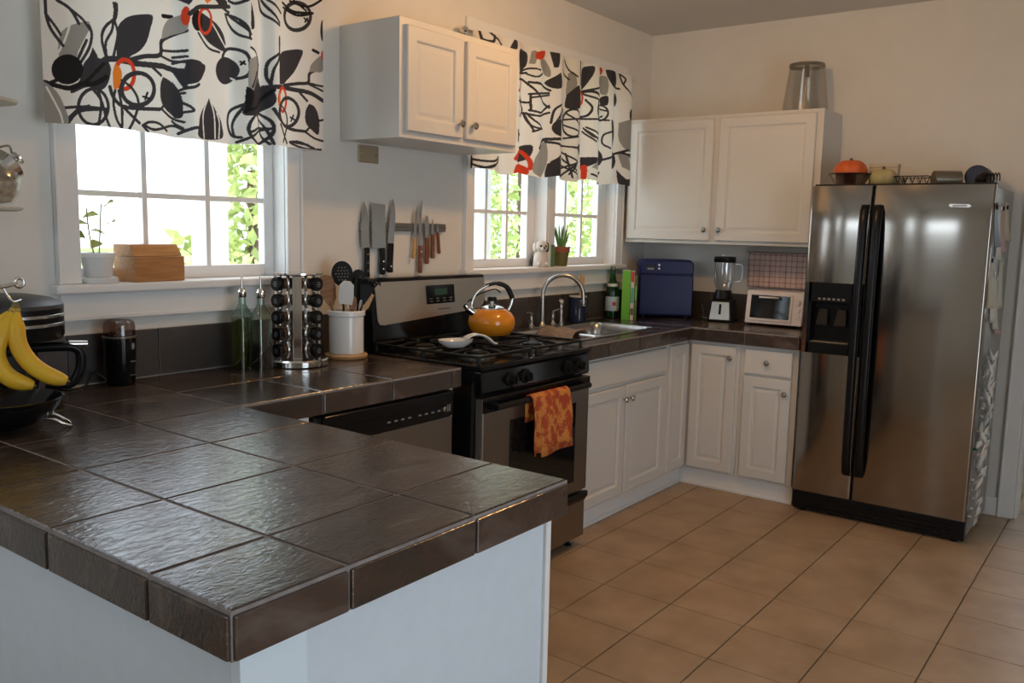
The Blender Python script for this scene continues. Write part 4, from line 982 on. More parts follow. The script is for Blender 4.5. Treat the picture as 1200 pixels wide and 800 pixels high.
# ================================================================ wall between the windows: plate, knife rail, knives
wpl = thing('wall_plate', 'tan metal blank wall plate under the stove cabinet', 'wall plate', (1.117, 0, 1.732))
MB().box(-.058, -.006, -.036, .058, -.0005, .036).build('plate', K['brass'], wpl, .003)
for x in (-.04, .04): MB().lathe([(.005, -.006), (.004, -.008), (.001, -.0085)], 12, (x, 0, 0), 'y').build('screw', K['nickel'], wpl)
kr = thing('knife_rail', 'grey magnetic knife rail on the wall above the stove', 'knife rail', (1.33, 0, 1.432))
MB().box(-.268, -.018, -.018, .268, -.0005, .018).build('bar', K['dsteel'], kr, .002); MB().box(-.268, -.0195, -.004, .268, -.0175, .004).build('magnet_strip', K['tin'], kr)
YK = -.0215
def knife(label, x, z, blade, hand, hm, tilt=0, rivets=0, bth=.0022):
    o = thing('kitchen_knife', label, 'knife', (x, YK, z)); o.rotation_euler = (0, R(tilt), 0)
    MB().prism(blade, -bth/2, bth/2, 'y').build('blade', K['steel2'], o)
    MB().prism(hand, -.008, .006, 'y').build('handle', K[hm], o, .004)
    zs = [p[1] for p in hand]; xs = [p[0] for p in hand]
    for k in range(rivets):
        MB().lathe([(.0035, -.0085), (.0035, .0), (.001, .0005)], 10, ((min(xs)+max(xs))/2, 0, min(zs)+(max(zs)-min(zs))*(.22+.28*k)), 'y').build('rivet', K['chrome'], o)
    return o
H = lambda w, a, b, c=0: [(c-w*.42, a), (c+w*.5, a), (c+w*.5, b+.02), (c+w*.62, b+.006), (c+w*.4, b), (c-w*.3, b), (c-w*.5, b+.01), (c-w*.42, (a+b)/2)]
knife('chef knife with black riveted handle at the end of the rail beside the cleaver', 1.080, 1.432, [(-.005, .105), (.010, .072), (.022, .03), (.022, -.088), (-.018, -.092), (-.022, -.03), (-.015, .05)], H(.026, -.088, -.215, .009), 'blackp', 0, 3)
knife('wide cleaver with black handle on the knife rail', 1.160, 1.432, [(-.044, .098), (.038, .094), (.040, -.09), (-.040, -.092)], H(.027, -.09, -.205, .02), 'blackp', 0, 2)
knife('broad blade knife with black handle beside the cleaver', 1.238, 1.432, [(.0, .122), (.013, .09), (.019, .05), (.016, -.07), (-.022, -.07), (-.016, .04)], H(.03, -.07, -.198, -.003), 'blackp', 3, 1)
knife('slim boning knife with ochre handle on the knife rail', 1.385, 1.432, [(.004, .095), (.009, .06), (.008, -.045), (-.007, -.045), (-.006, .05)], H(.014, -.045, -.14, 0), 'lightw', 4, 0)
knife('long curved carving knife with reddish handle on the rail', 1.418, 1.432, [(.014, .125), (.010, .06), (.008, -.08), (-.010, -.08), (-.008, .06), (.002, .10)], H(.02, -.08, -.205, 0), 'handle', 0, 3)
knife('round tipped spreader with brown wooden handle on the rail', 1.462, 1.432, [(-.004, .055), (.006, .05), (.014, .02), (.013, -.045), (-.011, -.045), (-.013, .01)], H(.02, -.045, -.165, 0), 'handle', 0, 0)
knife('short paring knife with brown handle next to the spreader', 1.500, 1.432, [(.002, .042), (.008, .0), (.007, -.03), (-.007, -.03), (-.006, .01)], H(.018, -.03, -.14, .001), 'handle', 0, 2)
knife('small paring knife with dark brown handle at the rail end', 1.533, 1.432, [(0, .025), (.006, .0), (.006, -.02), (-.006, -.02), (-.005, .0)], H(.014, -.02, -.12, .001), 'handle', -6, 0)

# ================================================================ things on the left counter
# utensil crock
uc = thing('utensil_crock', 'white ceramic crock full of cooking utensils beside the stove', 'crock', (.852, -.155, Z0+.017))
MB().lathe([(.001, 0), (.064, 0), (.068, .004), (.068, .148), (.074, .152), (.074, .168), (.070, .172), (.064, .168), (.062, .15), (.062, .01), (.001, .01)], 40).build('body', K['white'], uc)
cs = thing('wooden_coaster', 'round light wooden coaster under the white crock', 'coaster', (.852, -.155, Z0))
MB().lathe([(.001, 0), (.078, 0), (.083, .004), (.083, .013), (.079, .017), (.001, .017)], 40).build('disc', K['lightw'], cs); MB().lathe([(.0832, .006), (.0838, .0075), (.0838, .010), (.0832, .0115)], 40).build('groove_band', K['boxw'], cs)
UB = Vector((.852, -.155, Z0+.030))
CD = Vector((-.62, -.78, 0))           # horizontally towards the camera
SD = Vector((.78, -.62, 0))            # to the camera's right
def utensil(name, label, cat, lean_r, lean_f, L, hw, hm, head, headm, hx=0.0, extra=None, base=(0, 0)):
    # x = sideways, z = along the utensil, y = thickness; leans in the crock
    o = thing(name, label, cat, UB+SD*base[0]+CD*base[1])
    zax = (Vector((0, 0, 1))+SD*math.tan(R(lean_r))+CD*math.tan(R(lean_f))).normalized(); yax = (CD-zax*CD.dot(zax)).normalized(); xax = yax.cross(zax)
    mm = Matrix.Identity(3)
    for i in range(3): mm[i][0] = xax[i]; mm[i][1] = yax[i]; mm[i][2] = zax[i]
    o.rotation_euler = mm.to_euler()
    MB().tube([(0, 0, 0), (0, 0, L*.6), (0, 0, L)], [hw, hw*.9, hw*.8], 8).build('handle', K[hm], o)
    head(L).build('head', K[headm], o, .0015)
    if extra: extra(L, o)
    return o
def oval(a, b, z, th_=.006, n=24, flat=0.):
    def f(L):
        poly = [(a*math.cos(2*math.pi*i/n), L+z+b*math.sin(2*math.pi*i/n)) for i in range(n)]
        return MB().prism(poly, -th_/2, th_/2, 'y')
    return f
def polyh(pts, th_=.006):
    return lambda L: MB().prism([(x, L+z) for x, z in pts], -th_/2, th_/2, 'y')
utensil('wooden_spatula', 'broad brown wooden spatula in the white crock leaning towards the spice tower', 'spatula', -13, 3, .20, .007, 'spoonw', polyh([(-.008, -.02), (.008, -.02), (.028, .02), (.034, .06), (.028, .098), (.0, .105), (-.028, .095), (-.034, .055), (-.026, .01)]), 'spoonw', base=(-.018, .01))
utensil('wooden_spoon', 'brown wooden spoon in the middle of the white crock', 'spoon', 4, 4, .165, .007, 'spoonw', oval(.016, .03, .02), 'spoonw', base=(.012, .004))
utensil('rubber_spatula', 'white rubber spatula in the white crock', 'spatula', 0, 10, .19, .006, 'lightw', polyh([(-.022, -.005), (.026, .002), (.032, .02), (.026, .075), (.010, .092), (-.012, .09), (-.028, .075), (-.028, .03)], .009), 'white', base=(-.004, .022))
def slots(L, o):
    for r in range(5):
        for q_ in range(5):
            x, z = -.024+.012*q_+.004*(r % 2), L+.035-.024+.012*r
            if (x/.034)**2+((z-L-.035)/.042)**2 < .62: MB().lathe([(.0028, -.0012), (.0028, .0012)], 8, (x, .0035, z), 'y').build('hole', K['tin'], o)
utensil('skimmer', 'black perforated skimmer standing tall in the white crock', 'skimmer', -2, -2, .265, .005, 'blackp', oval(.042, .050, .035, .006), 'blackp', extra=slots, base=(-.004, -.012))
utensil('black_spoon', 'black solid serving spoon behind the skimmer', 'spoon', 9, -4, .255, .005, 'blackp', oval(.028, .036, .03, .009), 'blackp', base=(.004, -.02))
utensil('steel_ladle', 'grey steel ladle peeking out of the crock behind the wooden spatula', 'ladle', -15, -8, .24, .004, 'steel2', oval(.032, .028, .015, .014), 'steel2', base=(-.010, -.012))
def tines(L, o):
    for k in range(6):
        x = -.034+.0136*k
        MB().tube(spline([(x*.7, 0, L+.05), (x, .004, L+.072), (x*1.15, .022, L+.082), (x*1.2, .040, L+.074)], 4), .0035, 6).build('tine', K['blackp'], o)
utensil('pasta_server', 'black pasta server with claw tines leaning towards the stove in the crock', 'pasta server', 16, 2, .21, .006, 'blackp', polyh([(-.008, -.02), (.008, -.02), (.022, .02), (.030, .055), (.0, .066), (-.030, .055), (-.022, .02)], .006), 'blackp', extra=tines, base=(.008, .012))
utensil('turner', 'black slotted turner behind the pasta server in the crock', 'turner', 13, -1, .20, .006, 'blackp', polyh([(-.008, -.02), (.008, -.02), (.032, .02), (.036, .085), (-.036, .085), (-.032, .02)], .004), 'blackp', base=(.008, -.004))
utensil('wooden_scraper', 'pale flat wooden scraper in the crock leaning furthest towards the stove', 'spatula', 26, -2, .175, .006, 'lightw', polyh([(-.008, -.02), (.008, -.02), (.026, .02), (.030, .085), (-.022, .075), (-.024, .02)], .005), 'lightw', base=(-.018, -.012))
utensil('steel_whisk', 'thin steel handled utensil beside the pasta server in the crock', 'whisk', 14, 5, .18, .0045, 'steel2', oval(.006, .02, .01, .008), 'steel2', base=(.006, .018))

# spice carousel
SPX, SPY = .60, -.165
sc = thing('spice_carousel', 'chrome revolving spice tower on the slate counter', 'spice rack', (SPX, SPY, Z0), R(230.9-90))
MB().lathe([(.001, 0), (.105, 0), (.112, .004), (.112, .022), (.106, .027), (.001, .027)], 48).build('base', K['chrome'], sc)
MB().lathe([(.001, .335), (.09, .335), (.093, .338), (.093, .343), (.001, .345)], 48).build('top', K['chrome'], sc)
MB().lathe([(.013, .027), (.013, .335)], 16).build('axle', K['chrome'], sc)
JA = [48, -48]
# local +Y points at the camera; front spine faces it
rbox(MB(), -.0165, .0165, .052, .066, .027, .336, .005).build('front_spine', K['chrome'], sc, .003)
for s_ in (-1, 1):
    a = R(90+s_*95); MB().box(-.014, -.005, .027, .014, .005, .336).xf(Matrix.Translation((.078*math.cos(a), .078*math.sin(a), 0)) @ Matrix.Rotation(a+R(90), 4, 'Z')).build('side_spine', K['chrome'], sc, .003)
    for e in (-1, 1):        # scalloped holder strips either side of each jar column
        a = R(90+s_*48); nrm_ = Vector((math.cos(a), math.sin(a), 0)); tg = Vector((-math.sin(a), math.cos(a), 0))
        def fs_(u, v, nrm_=nrm_, tg=tg, e=e):
            z = .03+.303*u; wv = abs(math.sin(math.pi*((z-.031)/.061))); return nrm_*(.054+.014*v)+tg*e*(.0275-.010*(1-wv)*1.0)+Vector((0, 0, z))
        sheet(fs_, 50, 2, .002).build('holder_strip', K['chrome'], sc)
jar0 = None
for s_, side in ((1, 'left'), (-1, 'right')):
    a = R(230.9-90+90+s_*48)
    for k in range(5):
        z = Z0+.0615+.0608*k
        loc = (SPX+.040*math.cos(a), SPY+.040*math.sin(a), z)
        lb = ['lowest', 'second lowest', 'middle', 'second highest', 'topmost'][k]+' black-lidded spice jar in the tower column facing '+('the room' if s_ > 0 else 'the oil bottles')
        if jar0 is None:
            jar0 = thing('spice_jar', lb, 'jar', loc, a, 'spice jars in the tower')
            MB().lathe([(.001, -.022), (.021, -.022), (.0225, -.018), (.0225, .038), (.020, .042)], 24, axis='x').build('glass', K['thin'], jar0)
            MB().lathe([(.001, -.019), (.0195, -.019), (.0195, .028), (.001, .028)], 20, axis='x').build('spice', K['spice1'], jar0)
            ld = MB().lathe([(.0245, .040), (.0255, .043), (.0255, .060), (.0235, .063), (.001, .063)], 28, axis='x').build('lid', K['blackp'], jar0)
            for dz_ in (-1, 0, 1): MB().box(.0628, -.010+.003*abs(dz_), -.0025+.007*dz_, .0636, .010-.003*abs(dz_), .0005+.007*dz_).build('lid_print', K['btn'], ld)
            cur = jar0
        else:
            cur = copy_tree(jar0); cur.location = loc; cur.rotation_euler = (R(random.uniform(-25, 25)), 0, a); cur['label'] = lb
        cur['group'] = 'spice jars in the tower'
# oil bottles
def oil(label, loc, liq, lz, rz):
    o = thing('oil_bottle', label, 'bottle', loc, rz)
    sq = lambda h, z: [(-h, -h, z), (h, -h, z), (h, h, z), (-h, h, z)]
    mb = MB(); lv = [(.031, 0), (.031, .185), (.028, .20), (.018, .225), (.0135, .235), (.0135, .268)]
    for (h0, z0), (h1, z1) in zip(lv, lv[1:]):
        b = len(mb.v); n_ = 16
        def rsq(h, rr):
            out = []
            for cx, cy, a0 in ((h-rr, h-rr, 0), (-h+rr, h-rr, 90), (-h+rr, -h+rr, 180), (h-rr, -h+rr, 270)):
                for k in range(4): an = R(a0+30*k); out.append((cx+rr*math.cos(an), cy+rr*math.sin(an)))
            return out
        A = rsq(h0, min(.010, h0*.99) if h0 > .02 else h0*.99); B = rsq(h1, min(.010, h1*.99) if h1 > .02 else h1*.99)
        mb.add([(x, y, z0) for x, y in A]+[(x, y, z1) for x, y in B], [(i, (i+1) % 16, 16+(i+1) % 16, 16+i) for i in range(16)], True)
    mb.add([(x, y, 0) for x, y in rsq(.031, .010)], [tuple(range(16))[::-1]])
    mb.build('glass', K['bglass'], o)
    MB().box(-.0275, -.0275, .006, .0275, .0275, lz).build('liquid', K[liq], o, .009, 3)
    MB().lathe([(.0145, .258), (.0165, .262), (.0165, .278), (.012, .284), (.010, .292), (.001, .292)], 20).build('stopper', K['chrome'], o)
    MB().tube([(0, 0, .29), (0, 0, .31), (-.002, -.003, .335)], [.0045, .0038, .003], 8).build('pour_spout', K['chrome'], o)
    MB().tube([(0, 0, .26), (0, 0, .02)], .0018, 6).build('air_tube', K['chrome'], o)
oil('square glass bottle of green olive oil with chrome pourer', (.398, -.112, Z0), 'oil', .188, R(8))
oil('square glass bottle half full of dark vinegar with chrome pourer', (.425, -.182, Z0), 'vinegar', .095, R(2))
# coffee grinder
cg = thing('coffee_grinder', 'black coffee grinder with a smoky lid under the window', 'coffee grinder', (-.045, -.085, Z0))
MB().lathe([(.001, 0), (.040, 0), (.043, .004), (.047, .08), (.049, .15), (.0485, .158), (.001, .158)], 40).build('body', K['black'], cg)
MB().lathe([(.0475, .158), (.0475, .185), (.044, .20), (.036, .206), (.001, .207)], 40).build('lid', pane_mat('smoky_lid', .10, (.58, .47, .44)), cg)
MB().lathe([(.030, .158), (.030, .170), (.008, .176), (.001, .182)], 24).build('blade_cup', K['tin'], cg)
MB().lathe([(.0496, .1505), (.0502, .152), (.0502, .156), (.0496, .157)], 40).build('seam_ring', K['tin'], cg)
MB().ball((.018, -.0445, .125), (.006, .004, .011), 12, 8).build('button', K['btn'], cg)
MB().box(.008, -.0478, .075, .026, -.0455, .079).build('mark', K['tin'], cg); MB().box(.006, -.0470, .032, .030, -.0445, .034).build('mark', K['tin'], cg)
MB().tube(spline([(-.044, .01, .02), (-.08, .02, .045), (-.115, .0, .01), (-.17, -.01, .006), (-.22, .03, .008)], 8), .0035, 8).build('cord', K['blackp'], cg)
tag(MB().lathe([(.001, 0), (.026, 0), (.028, .003), (.027, .006), (.001, .008)], 28, (-.185, -.055, Z0), sx=1.1).build('beige_disc', K['cream']), 'small beige round lid lying by the coffee maker', 'lid')
# coffee maker
cm = thing('coffee_maker', 'black drip coffee maker with silver bands at the counter end', 'coffee maker', (-.435, -.20, Z0))
MB().lathe([(.001, 0), (.125, 0), (.13, .006), (.13, .022), (.10, .03), (.001, .03)], 44, sx=1.05).build('base', K['blackp'], cm)
MB().box(-.12, .06, .025, .12, .155, .22).build('back_column', K['blackp'], cm, .02, 4)
hdm = MB().lathe([(.001, .185), (.10, .185), (.132, .19), (.138, .20), (.138, .275), (.001, .275)], 48, sx=1.08).build('filter_housing', K['blackp'], cm)
for z in (.228, .252): MB().lathe([(.1386, z), (.1396, z+.001), (.1396, z+.008), (.1386, z+.009)], 48, sx=1.08).build('silver_band', K['steel2'], hdm)
MB().lathe([(.139, .276), (.137, .286), (.11, .302), (.06, .312), (.001, .315)], 48, sx=1.08).build('lid', mat('matt_dark_lid', (.035, .035, .036), .4), cm)
MB().box(.142, .02, .188, .152, .09, .29).build('copper_edge', K['copper'], cm, .003)
MB().lathe([(.001, .031), (.062, .031), (.076, .045), (.080, .08), (.070, .12), (.05, .15), (.05, .165), (.001, .165)], 40).build('carafe', K['glassb'], cm)
MB().lathe([(.052, .148), (.054, .152), (.054, .166), (.02, .172), (.001, .172)], 32).build('carafe_lid', K['blackp'], cm)
hdl = MB().tube(spline([(.05, -.03, .163), (.11, -.055, .164), (.15, -.07, .160), (.168, -.075, .14), (.165, -.072, .09), (.14, -.06, .055), (.085, -.04, .06)], 6), .014, 10).build('carafe_handle', K['blackp'], cm)
MB().tube([(.14, -.067, .170), (.185, -.082, .168)], [.010, .009], 12).build('handle_tip', K['chrome'], hdl)
# banana stand
bs = thing('banana_stand', 'black fruit bowl on chrome wire feet with a banana hook', 'fruit stand', (-.565, -.478, Z0))
MB().lathe([(.001, .012), (.06, .012), (.10, .03), (.128, .062), (.136, .082), (.130, .083), (.12, .066), (.095, .04), (.001, .028)], 44).build('bowl', K['black'], bs)
for a0 in (-30, 90, 210):
    a = R(a0); e = Vector((math.cos(a), math.sin(a), 0)); t_ = Vector((-math.sin(a), math.cos(a), 0))
    pts = [e*.06-t_*.02+Vector((0, 0, .017)), e*.10-t_*.028+Vector((0, 0, .030)), e*.135-t_*.025+Vector((0, 0, .012)), e*.148+Vector((0, 0, .0045)), e*.135+t_*.025+Vector((0, 0, .012)), e*.10+t_*.028+Vector((0, 0, .030)), e*.06+t_*.02+Vector((0, 0, .017))]
    MB().tube(spline(pts, 5), .0038, 8).build('wire_foot', K['chrome'], bs)
hook = spline([(-.136, .02, .07), (-.15, .02, .18), (-.125, .012, .29), (-.06, .0, .342), (.02, -.005, .355), (.045, 0, .362)], 7)
MB().tube(hook, .005, 8).build('arch', K['chrome'], bs)
MB().tube([(.052+.011*math.cos(R(a)), 0, .362+.011*math.sin(R(a))) for a in range(0, 360, 20)], .004, 8, closed=True).build('loop', K['chrome'], bs)
MB().tube(spline([(.012, -.004, .354), (.02, -.006, .335), (.03, -.012, .318), (.048, -.016, .322)], 5), .0032, 8).build('hook', K['chrome'], bs)
BH = Vector((-.565+.035, -.478-.015, Z0+.300))
def banana(label, pts, twist=0):
    o = thing('banana', label, 'banana', BH, 0, None)
    P_ = spline(pts, 7); n_ = len(P_)
    rad = []
    for i in range(n_):
        t = i/(n_-1); rad.append(.0055+.0155*min(1, max(0, (t-.06)/.18))*(1 if t < .8 else max(.28, 1-((t-.8)/.2)**2*.75)))
    MB().tube(P_, rad, 10).build('peel', K['banana'], o)
    MB().tube([Vector((.0, 0, .014)), Vector(pts[0]), P_[3]], [.006, .0055, .006], 8).build('stem', K['bstem'], o)
    e = P_[-1]-P_[-3]; e.normalize(); MB().tube([P_[-1]-e*.002, P_[-1]+e*.006], [.0048, .003], 8).build('tip', K['bstem'], o)
u_, v_ = Vector((.78, -.62, 0)), Vector((0, 0, 1))
def bp(*q_): return [u_*a+v_*b+CD*c_ for a, b, c_ in q_]
banana('yellow banana hanging in front of the coffee carafe', bp((.005, 0, 0), (.0, -.035, .005), (.004, -.085, .012), (.028, -.130, .015), (.066, -.163, .012), (.108, -.180, .006)))
banana('middle banana of the bunch on the chrome hook', bp((-.003, 0, 0), (-.022, -.04, .01), (-.040, -.095, .028), (-.032, -.138, .034), (-.005, -.170, .034), (.038, -.186, .028)))
banana('banana at the end of the bunch away from the carafe', bp((-.008, 0, -.004), (-.045, -.04, .0), (-.078, -.09, .006), (-.09, -.14, .008), (-.08, -.18, .006), (-.05, -.205, .004)))
# tiered shelf with jar at the left wall
ts = thing('tiered_shelf', 'round two-tier cream shelf fixed to the wall above the coffee maker', 'shelf', (-.475, 0, 1.452))
for z in (0, .285):
    MB().lathe([(.001, z), (.10, z), (.118, z+.004), (.122, z+.010), (.116, z+.013), (.10, z+.009), (.001, z+.009)], 48, (0, -.14, 0)).build('tier', K['cream'], ts)
    MB().box(-.015, -.10, z-.012, .015, -.0005, z).build('bracket', K['cream'], ts, .003)
jr = thing('tilted_jar', 'round glass candy jar with a slanted chrome lid on the cream shelf', 'jar', (-.44, -.15, 1.4615))
MB().lathe([(.001, 0), (.04, 0), (.062, .012), (.082, .045), (.086, .075), (.078, .105), (.058, .125), (.055, .123), (.074, .104), (.081, .075), (.077, .047), (.058, .016), (.001, .006)], 40).build('glass', K['thin'], jr)
MB().lathe([(.001, .008), (.055, .016), (.073, .046), (.076, .07), (.03, .082), (.001, .084)], 32).build('contents', mat('candy_beige', (.42, .36, .28), .6, var=.35, vscale=70, bump=.8, bscale=90), jr)
L_ = Matrix.Translation((.045, -.015, .112)) @ Matrix.Rotation(R(52), 4, 'Y')
ld = MB().lathe([(.044, -.022), (.046, -.020), (.046, .014), (.040, .018), (.001, .019)], 32).xf(L_).build('lid', K['chrome'], jr)
MB().lathe([(.009, .019), (.008, .034), (.019, .038), (.020, .042), (.001, .043)], 20).xf(L_).build('lid_knob', K['chrome'], ld)
MB().tube(spline([(-.05, -.04, .12), (-.01, -.075, .15), (.035, -.06, .165), (.06, -.02, .15)], 6), .003, 8).build('wire_bail', K['tin'], jr)

# ================================================================ window sill things
pt = thing('potted_plant', 'seedling in a small white pot on the counter window sill', 'plant', (-.055, .012, SILL+.0006))
MB().lathe([(.001, 0), (.058, 0), (.060, .004), (.060, .016), (.056, .018), (.052, .008), (.001, .006)], 36).build('saucer', K['whitep'], pt)
MB().lathe([(.001, .008), (.036, .008), (.038, .011), (.050, .080), (.054, .081), (.054, .095), (.050, .096), (.047, .094), (.046, .08), (.001, .078)], 36).build('pot', K['whitep'], pt)
MB().lathe([(.046, .08), (.02, .084), (.001, .085)], 24).build('soil', K['bark'], pt)
random.seed(5)
for sx_, sz_, lv in ((-.03, .235, [(-.005, .09, 30), (-.05, .14, 160), (-.022, .165, 10), (-.04, .185, 175)]), (.018, .25, [(.05, .185, 20), (.03, .215, 160), (.052, .24, 10), (.01, .13, 190)])):
    MB().tube(spline([(sx_*.3, 0, .082), (sx_*.7, .004, .15), (sx_, 0, sz_)], 5), .0022, 6).build('stem', K['leaf'], pt)
    for lx, lz, an in lv:
        mbl = MB(); Lf = .058
        vs = [(0, 0, 0), (Lf*.35, -.019, .008), (Lf*.35, .019, .008), (Lf*.7, -.015, .005), (Lf*.7, .015, .005), (Lf, 0, -.006), (Lf*.35, 0, .001), (Lf*.7, 0, -.001)]
        mbl.add(vs, [(0, 1, 6), (0, 6, 2), (1, 3, 7, 6), (6, 7, 4, 2), (3, 5, 7), (7, 5, 4)], True)
        mbl.build('leaf', K['leaf'], pt, loc=(lx*.6, random.uniform(-.02, .02), lz), rot=(random.uniform(-.8, .8), random.uniform(-.4, .3), R(an+random.uniform(-30, 30))))
wb = thing('recipe_box', 'light brown wooden recipe box on the counter window sill', 'box', (.128, .018, SILL+.0006), R(8))
MB().box(-.100, -.052, 0, .100, .052, .082).build('body', K['boxw'], wb, .002)
MB().hexa([(-.100, -.046, .083), (.096, -.046, .083), (.100, .052, .083), (-.100, .052, .083)], [(-.100, -.030, .122), (.088, -.030, .122), (.092, .052, .122), (-.100, .052, .122)]).build('lid', K['boxw'], wb, .002)
fg = thing('dog_figurine', 'small white dog figurine sitting on the sink window sill', 'figurine', (2.395, -.006, SILL+.0006), R(-35))
MB().lathe([(.001, 0), (.040, 0), (.044, .01), (.040, .05), (.030, .08), (.022, .09), (.001, .092)], 24, sx=1, sy=.85).build('body', K['fur'], fg)
hdg = MB().ball((0, -.008, .108), (.036, .033, .033), 20, 14).ball((.0, -.036, .098), (.016, .018, .013), 14, 10).build('head', K['fur'], fg)
for s_ in (-1, 1):
    MB().ball((s_*.036, .0, .105), (.010, .015, .026), 12, 8).build('ear', K['fur'] if s_ < 0 else K['figd'], hdg); MB().ball((s_*.014, -.039, .112), .006, 10, 6).build('eye', K['figd'], hdg)
    MB().ball((s_*.022, -.03, .014), (.012, .02, .013), 12, 8).build('paw', K['fur'], fg)
MB().ball((0, -.053, .101), .006, 10, 6).build('nose', K['figd'], hdg); MB().ball((-.04, .02, .03), (.014, .02, .028), 12, 8).build('tail', K['figd'], fg)
def sillbook(label, loc, th_, h, cov):
    o = thing('small_book', label, 'book', loc, R(50))
    MB().box(0, 0, 0, .003, th_, h).box(.003, 0, 0, .05, .002, h).box(.003, th_-.002, 0, .05, th_, h).build('cover', K[cov], o); MB().box(.003, .002, .003, .048, th_-.002, h-.003).build('pages', K['page'], o)
sillbook('small dark green book beside the dog figurine', (2.478, -.042, SILL+.0006), .016, .118, 'bookd'); sillbook('small teal book behind the dog figurine', (2.466, -.028, SILL+.0006), .012, .118, 'bookt')
al = thing('potted_aloe', 'aloe in an olive pot with a terracotta rim on the sink window sill', 'plant', (2.592, -.005, SILL+.0006))
MB().lathe([(.001, 0), (.034, 0), (.036, .003), (.045, .075), (.001, .075)], 32).build('pot', K['olive'], al)
MB().lathe([(.045, .074), (.050, .075), (.052, .106), (.047, .107), (.044, .09), (.001, .09)], 32).build('pot_rim', K['terra'], al)
random.seed(3)
for k in range(9):
    a = 2*math.pi*k/9+random.uniform(-.2, .2); L = random.uniform(.10, .15); sp_ = random.uniform(.25, .55)
    d = Vector((math.cos(a), math.sin(a)*.6, 0)); MB().tube(spline([d*.008+Vector((0, 0, .088)), d*(.02+.3*sp_*L)+Vector((0, 0, .088+.45*L)), d*(.01+sp_*L)+Vector((0, 0, .088+L))], 5), [.008]*4+[.006]*4+[.004, .0025, .001], 6).build('leaf', K['aloe'], al)

# ================================================================ curtains with the printed leaf pattern
def cloth_print():
    M = bpy.data.materials.new('printed_curtain'); M.use_nodes = True; t = M.node_tree; p = t.nodes['Principled BSDF']; o = t.nodes['Material Output']
    a = t.nodes.new('ShaderNodeAttribute'); a.attribute_name = 'print'; t.links.new(a.outputs['Color'], p.inputs['Base Color']); p.inputs['Roughness'].default_value = .85
    tr_ = t.nodes.new('ShaderNodeBsdfTranslucent'); t.links.new(a.outputs['Color'], tr_.inputs['Color']); mx = t.nodes.new('ShaderNodeMixShader'); mx.inputs[0].default_value = .22
    t.links.new(p.outputs[0], mx.inputs[1]); t.links.new(tr_.outputs[0], mx.inputs[2]); t.links.new(mx.outputs[0], o.inputs[0]); return M
K['print'] = cloth_print()
WHT, BLK, CHA, GRY, RED, ORG = (.80, .77, .72), (.006, .006, .007), (.035, .033, .038), (.30, .285, .26), (.62, .05, .015), (.75, .20, .02)
CY = -.085
T1 = lambda x, y: (45+x/5, y/5); T2 = lambda x, y: (205+x/4.444, y/4.444); T3 = lambda x, y: (600+x/5, 60+y/5); T4 = lambda x, y: (540+x/8, 10+y/8); T5 = lambda x, y: (520+x/5, 180+y/5)
def fl_(T, col, pts): return ('f', T, col, pts)
def sk_(T, col, wd, pts): return ('s', T, col, pts, wd)
def el_(T, col, cx, cy, rx, ry, wd=None):
    pts = [(cx+rx*math.cos(2*math.pi*i/28), cy+ry*math.sin(2*math.pi*i/28)) for i in range(29)]
    return ('f', T, col, pts) if wd is None else ('l', T, col, pts, wd)
B, N = CHA, .0085
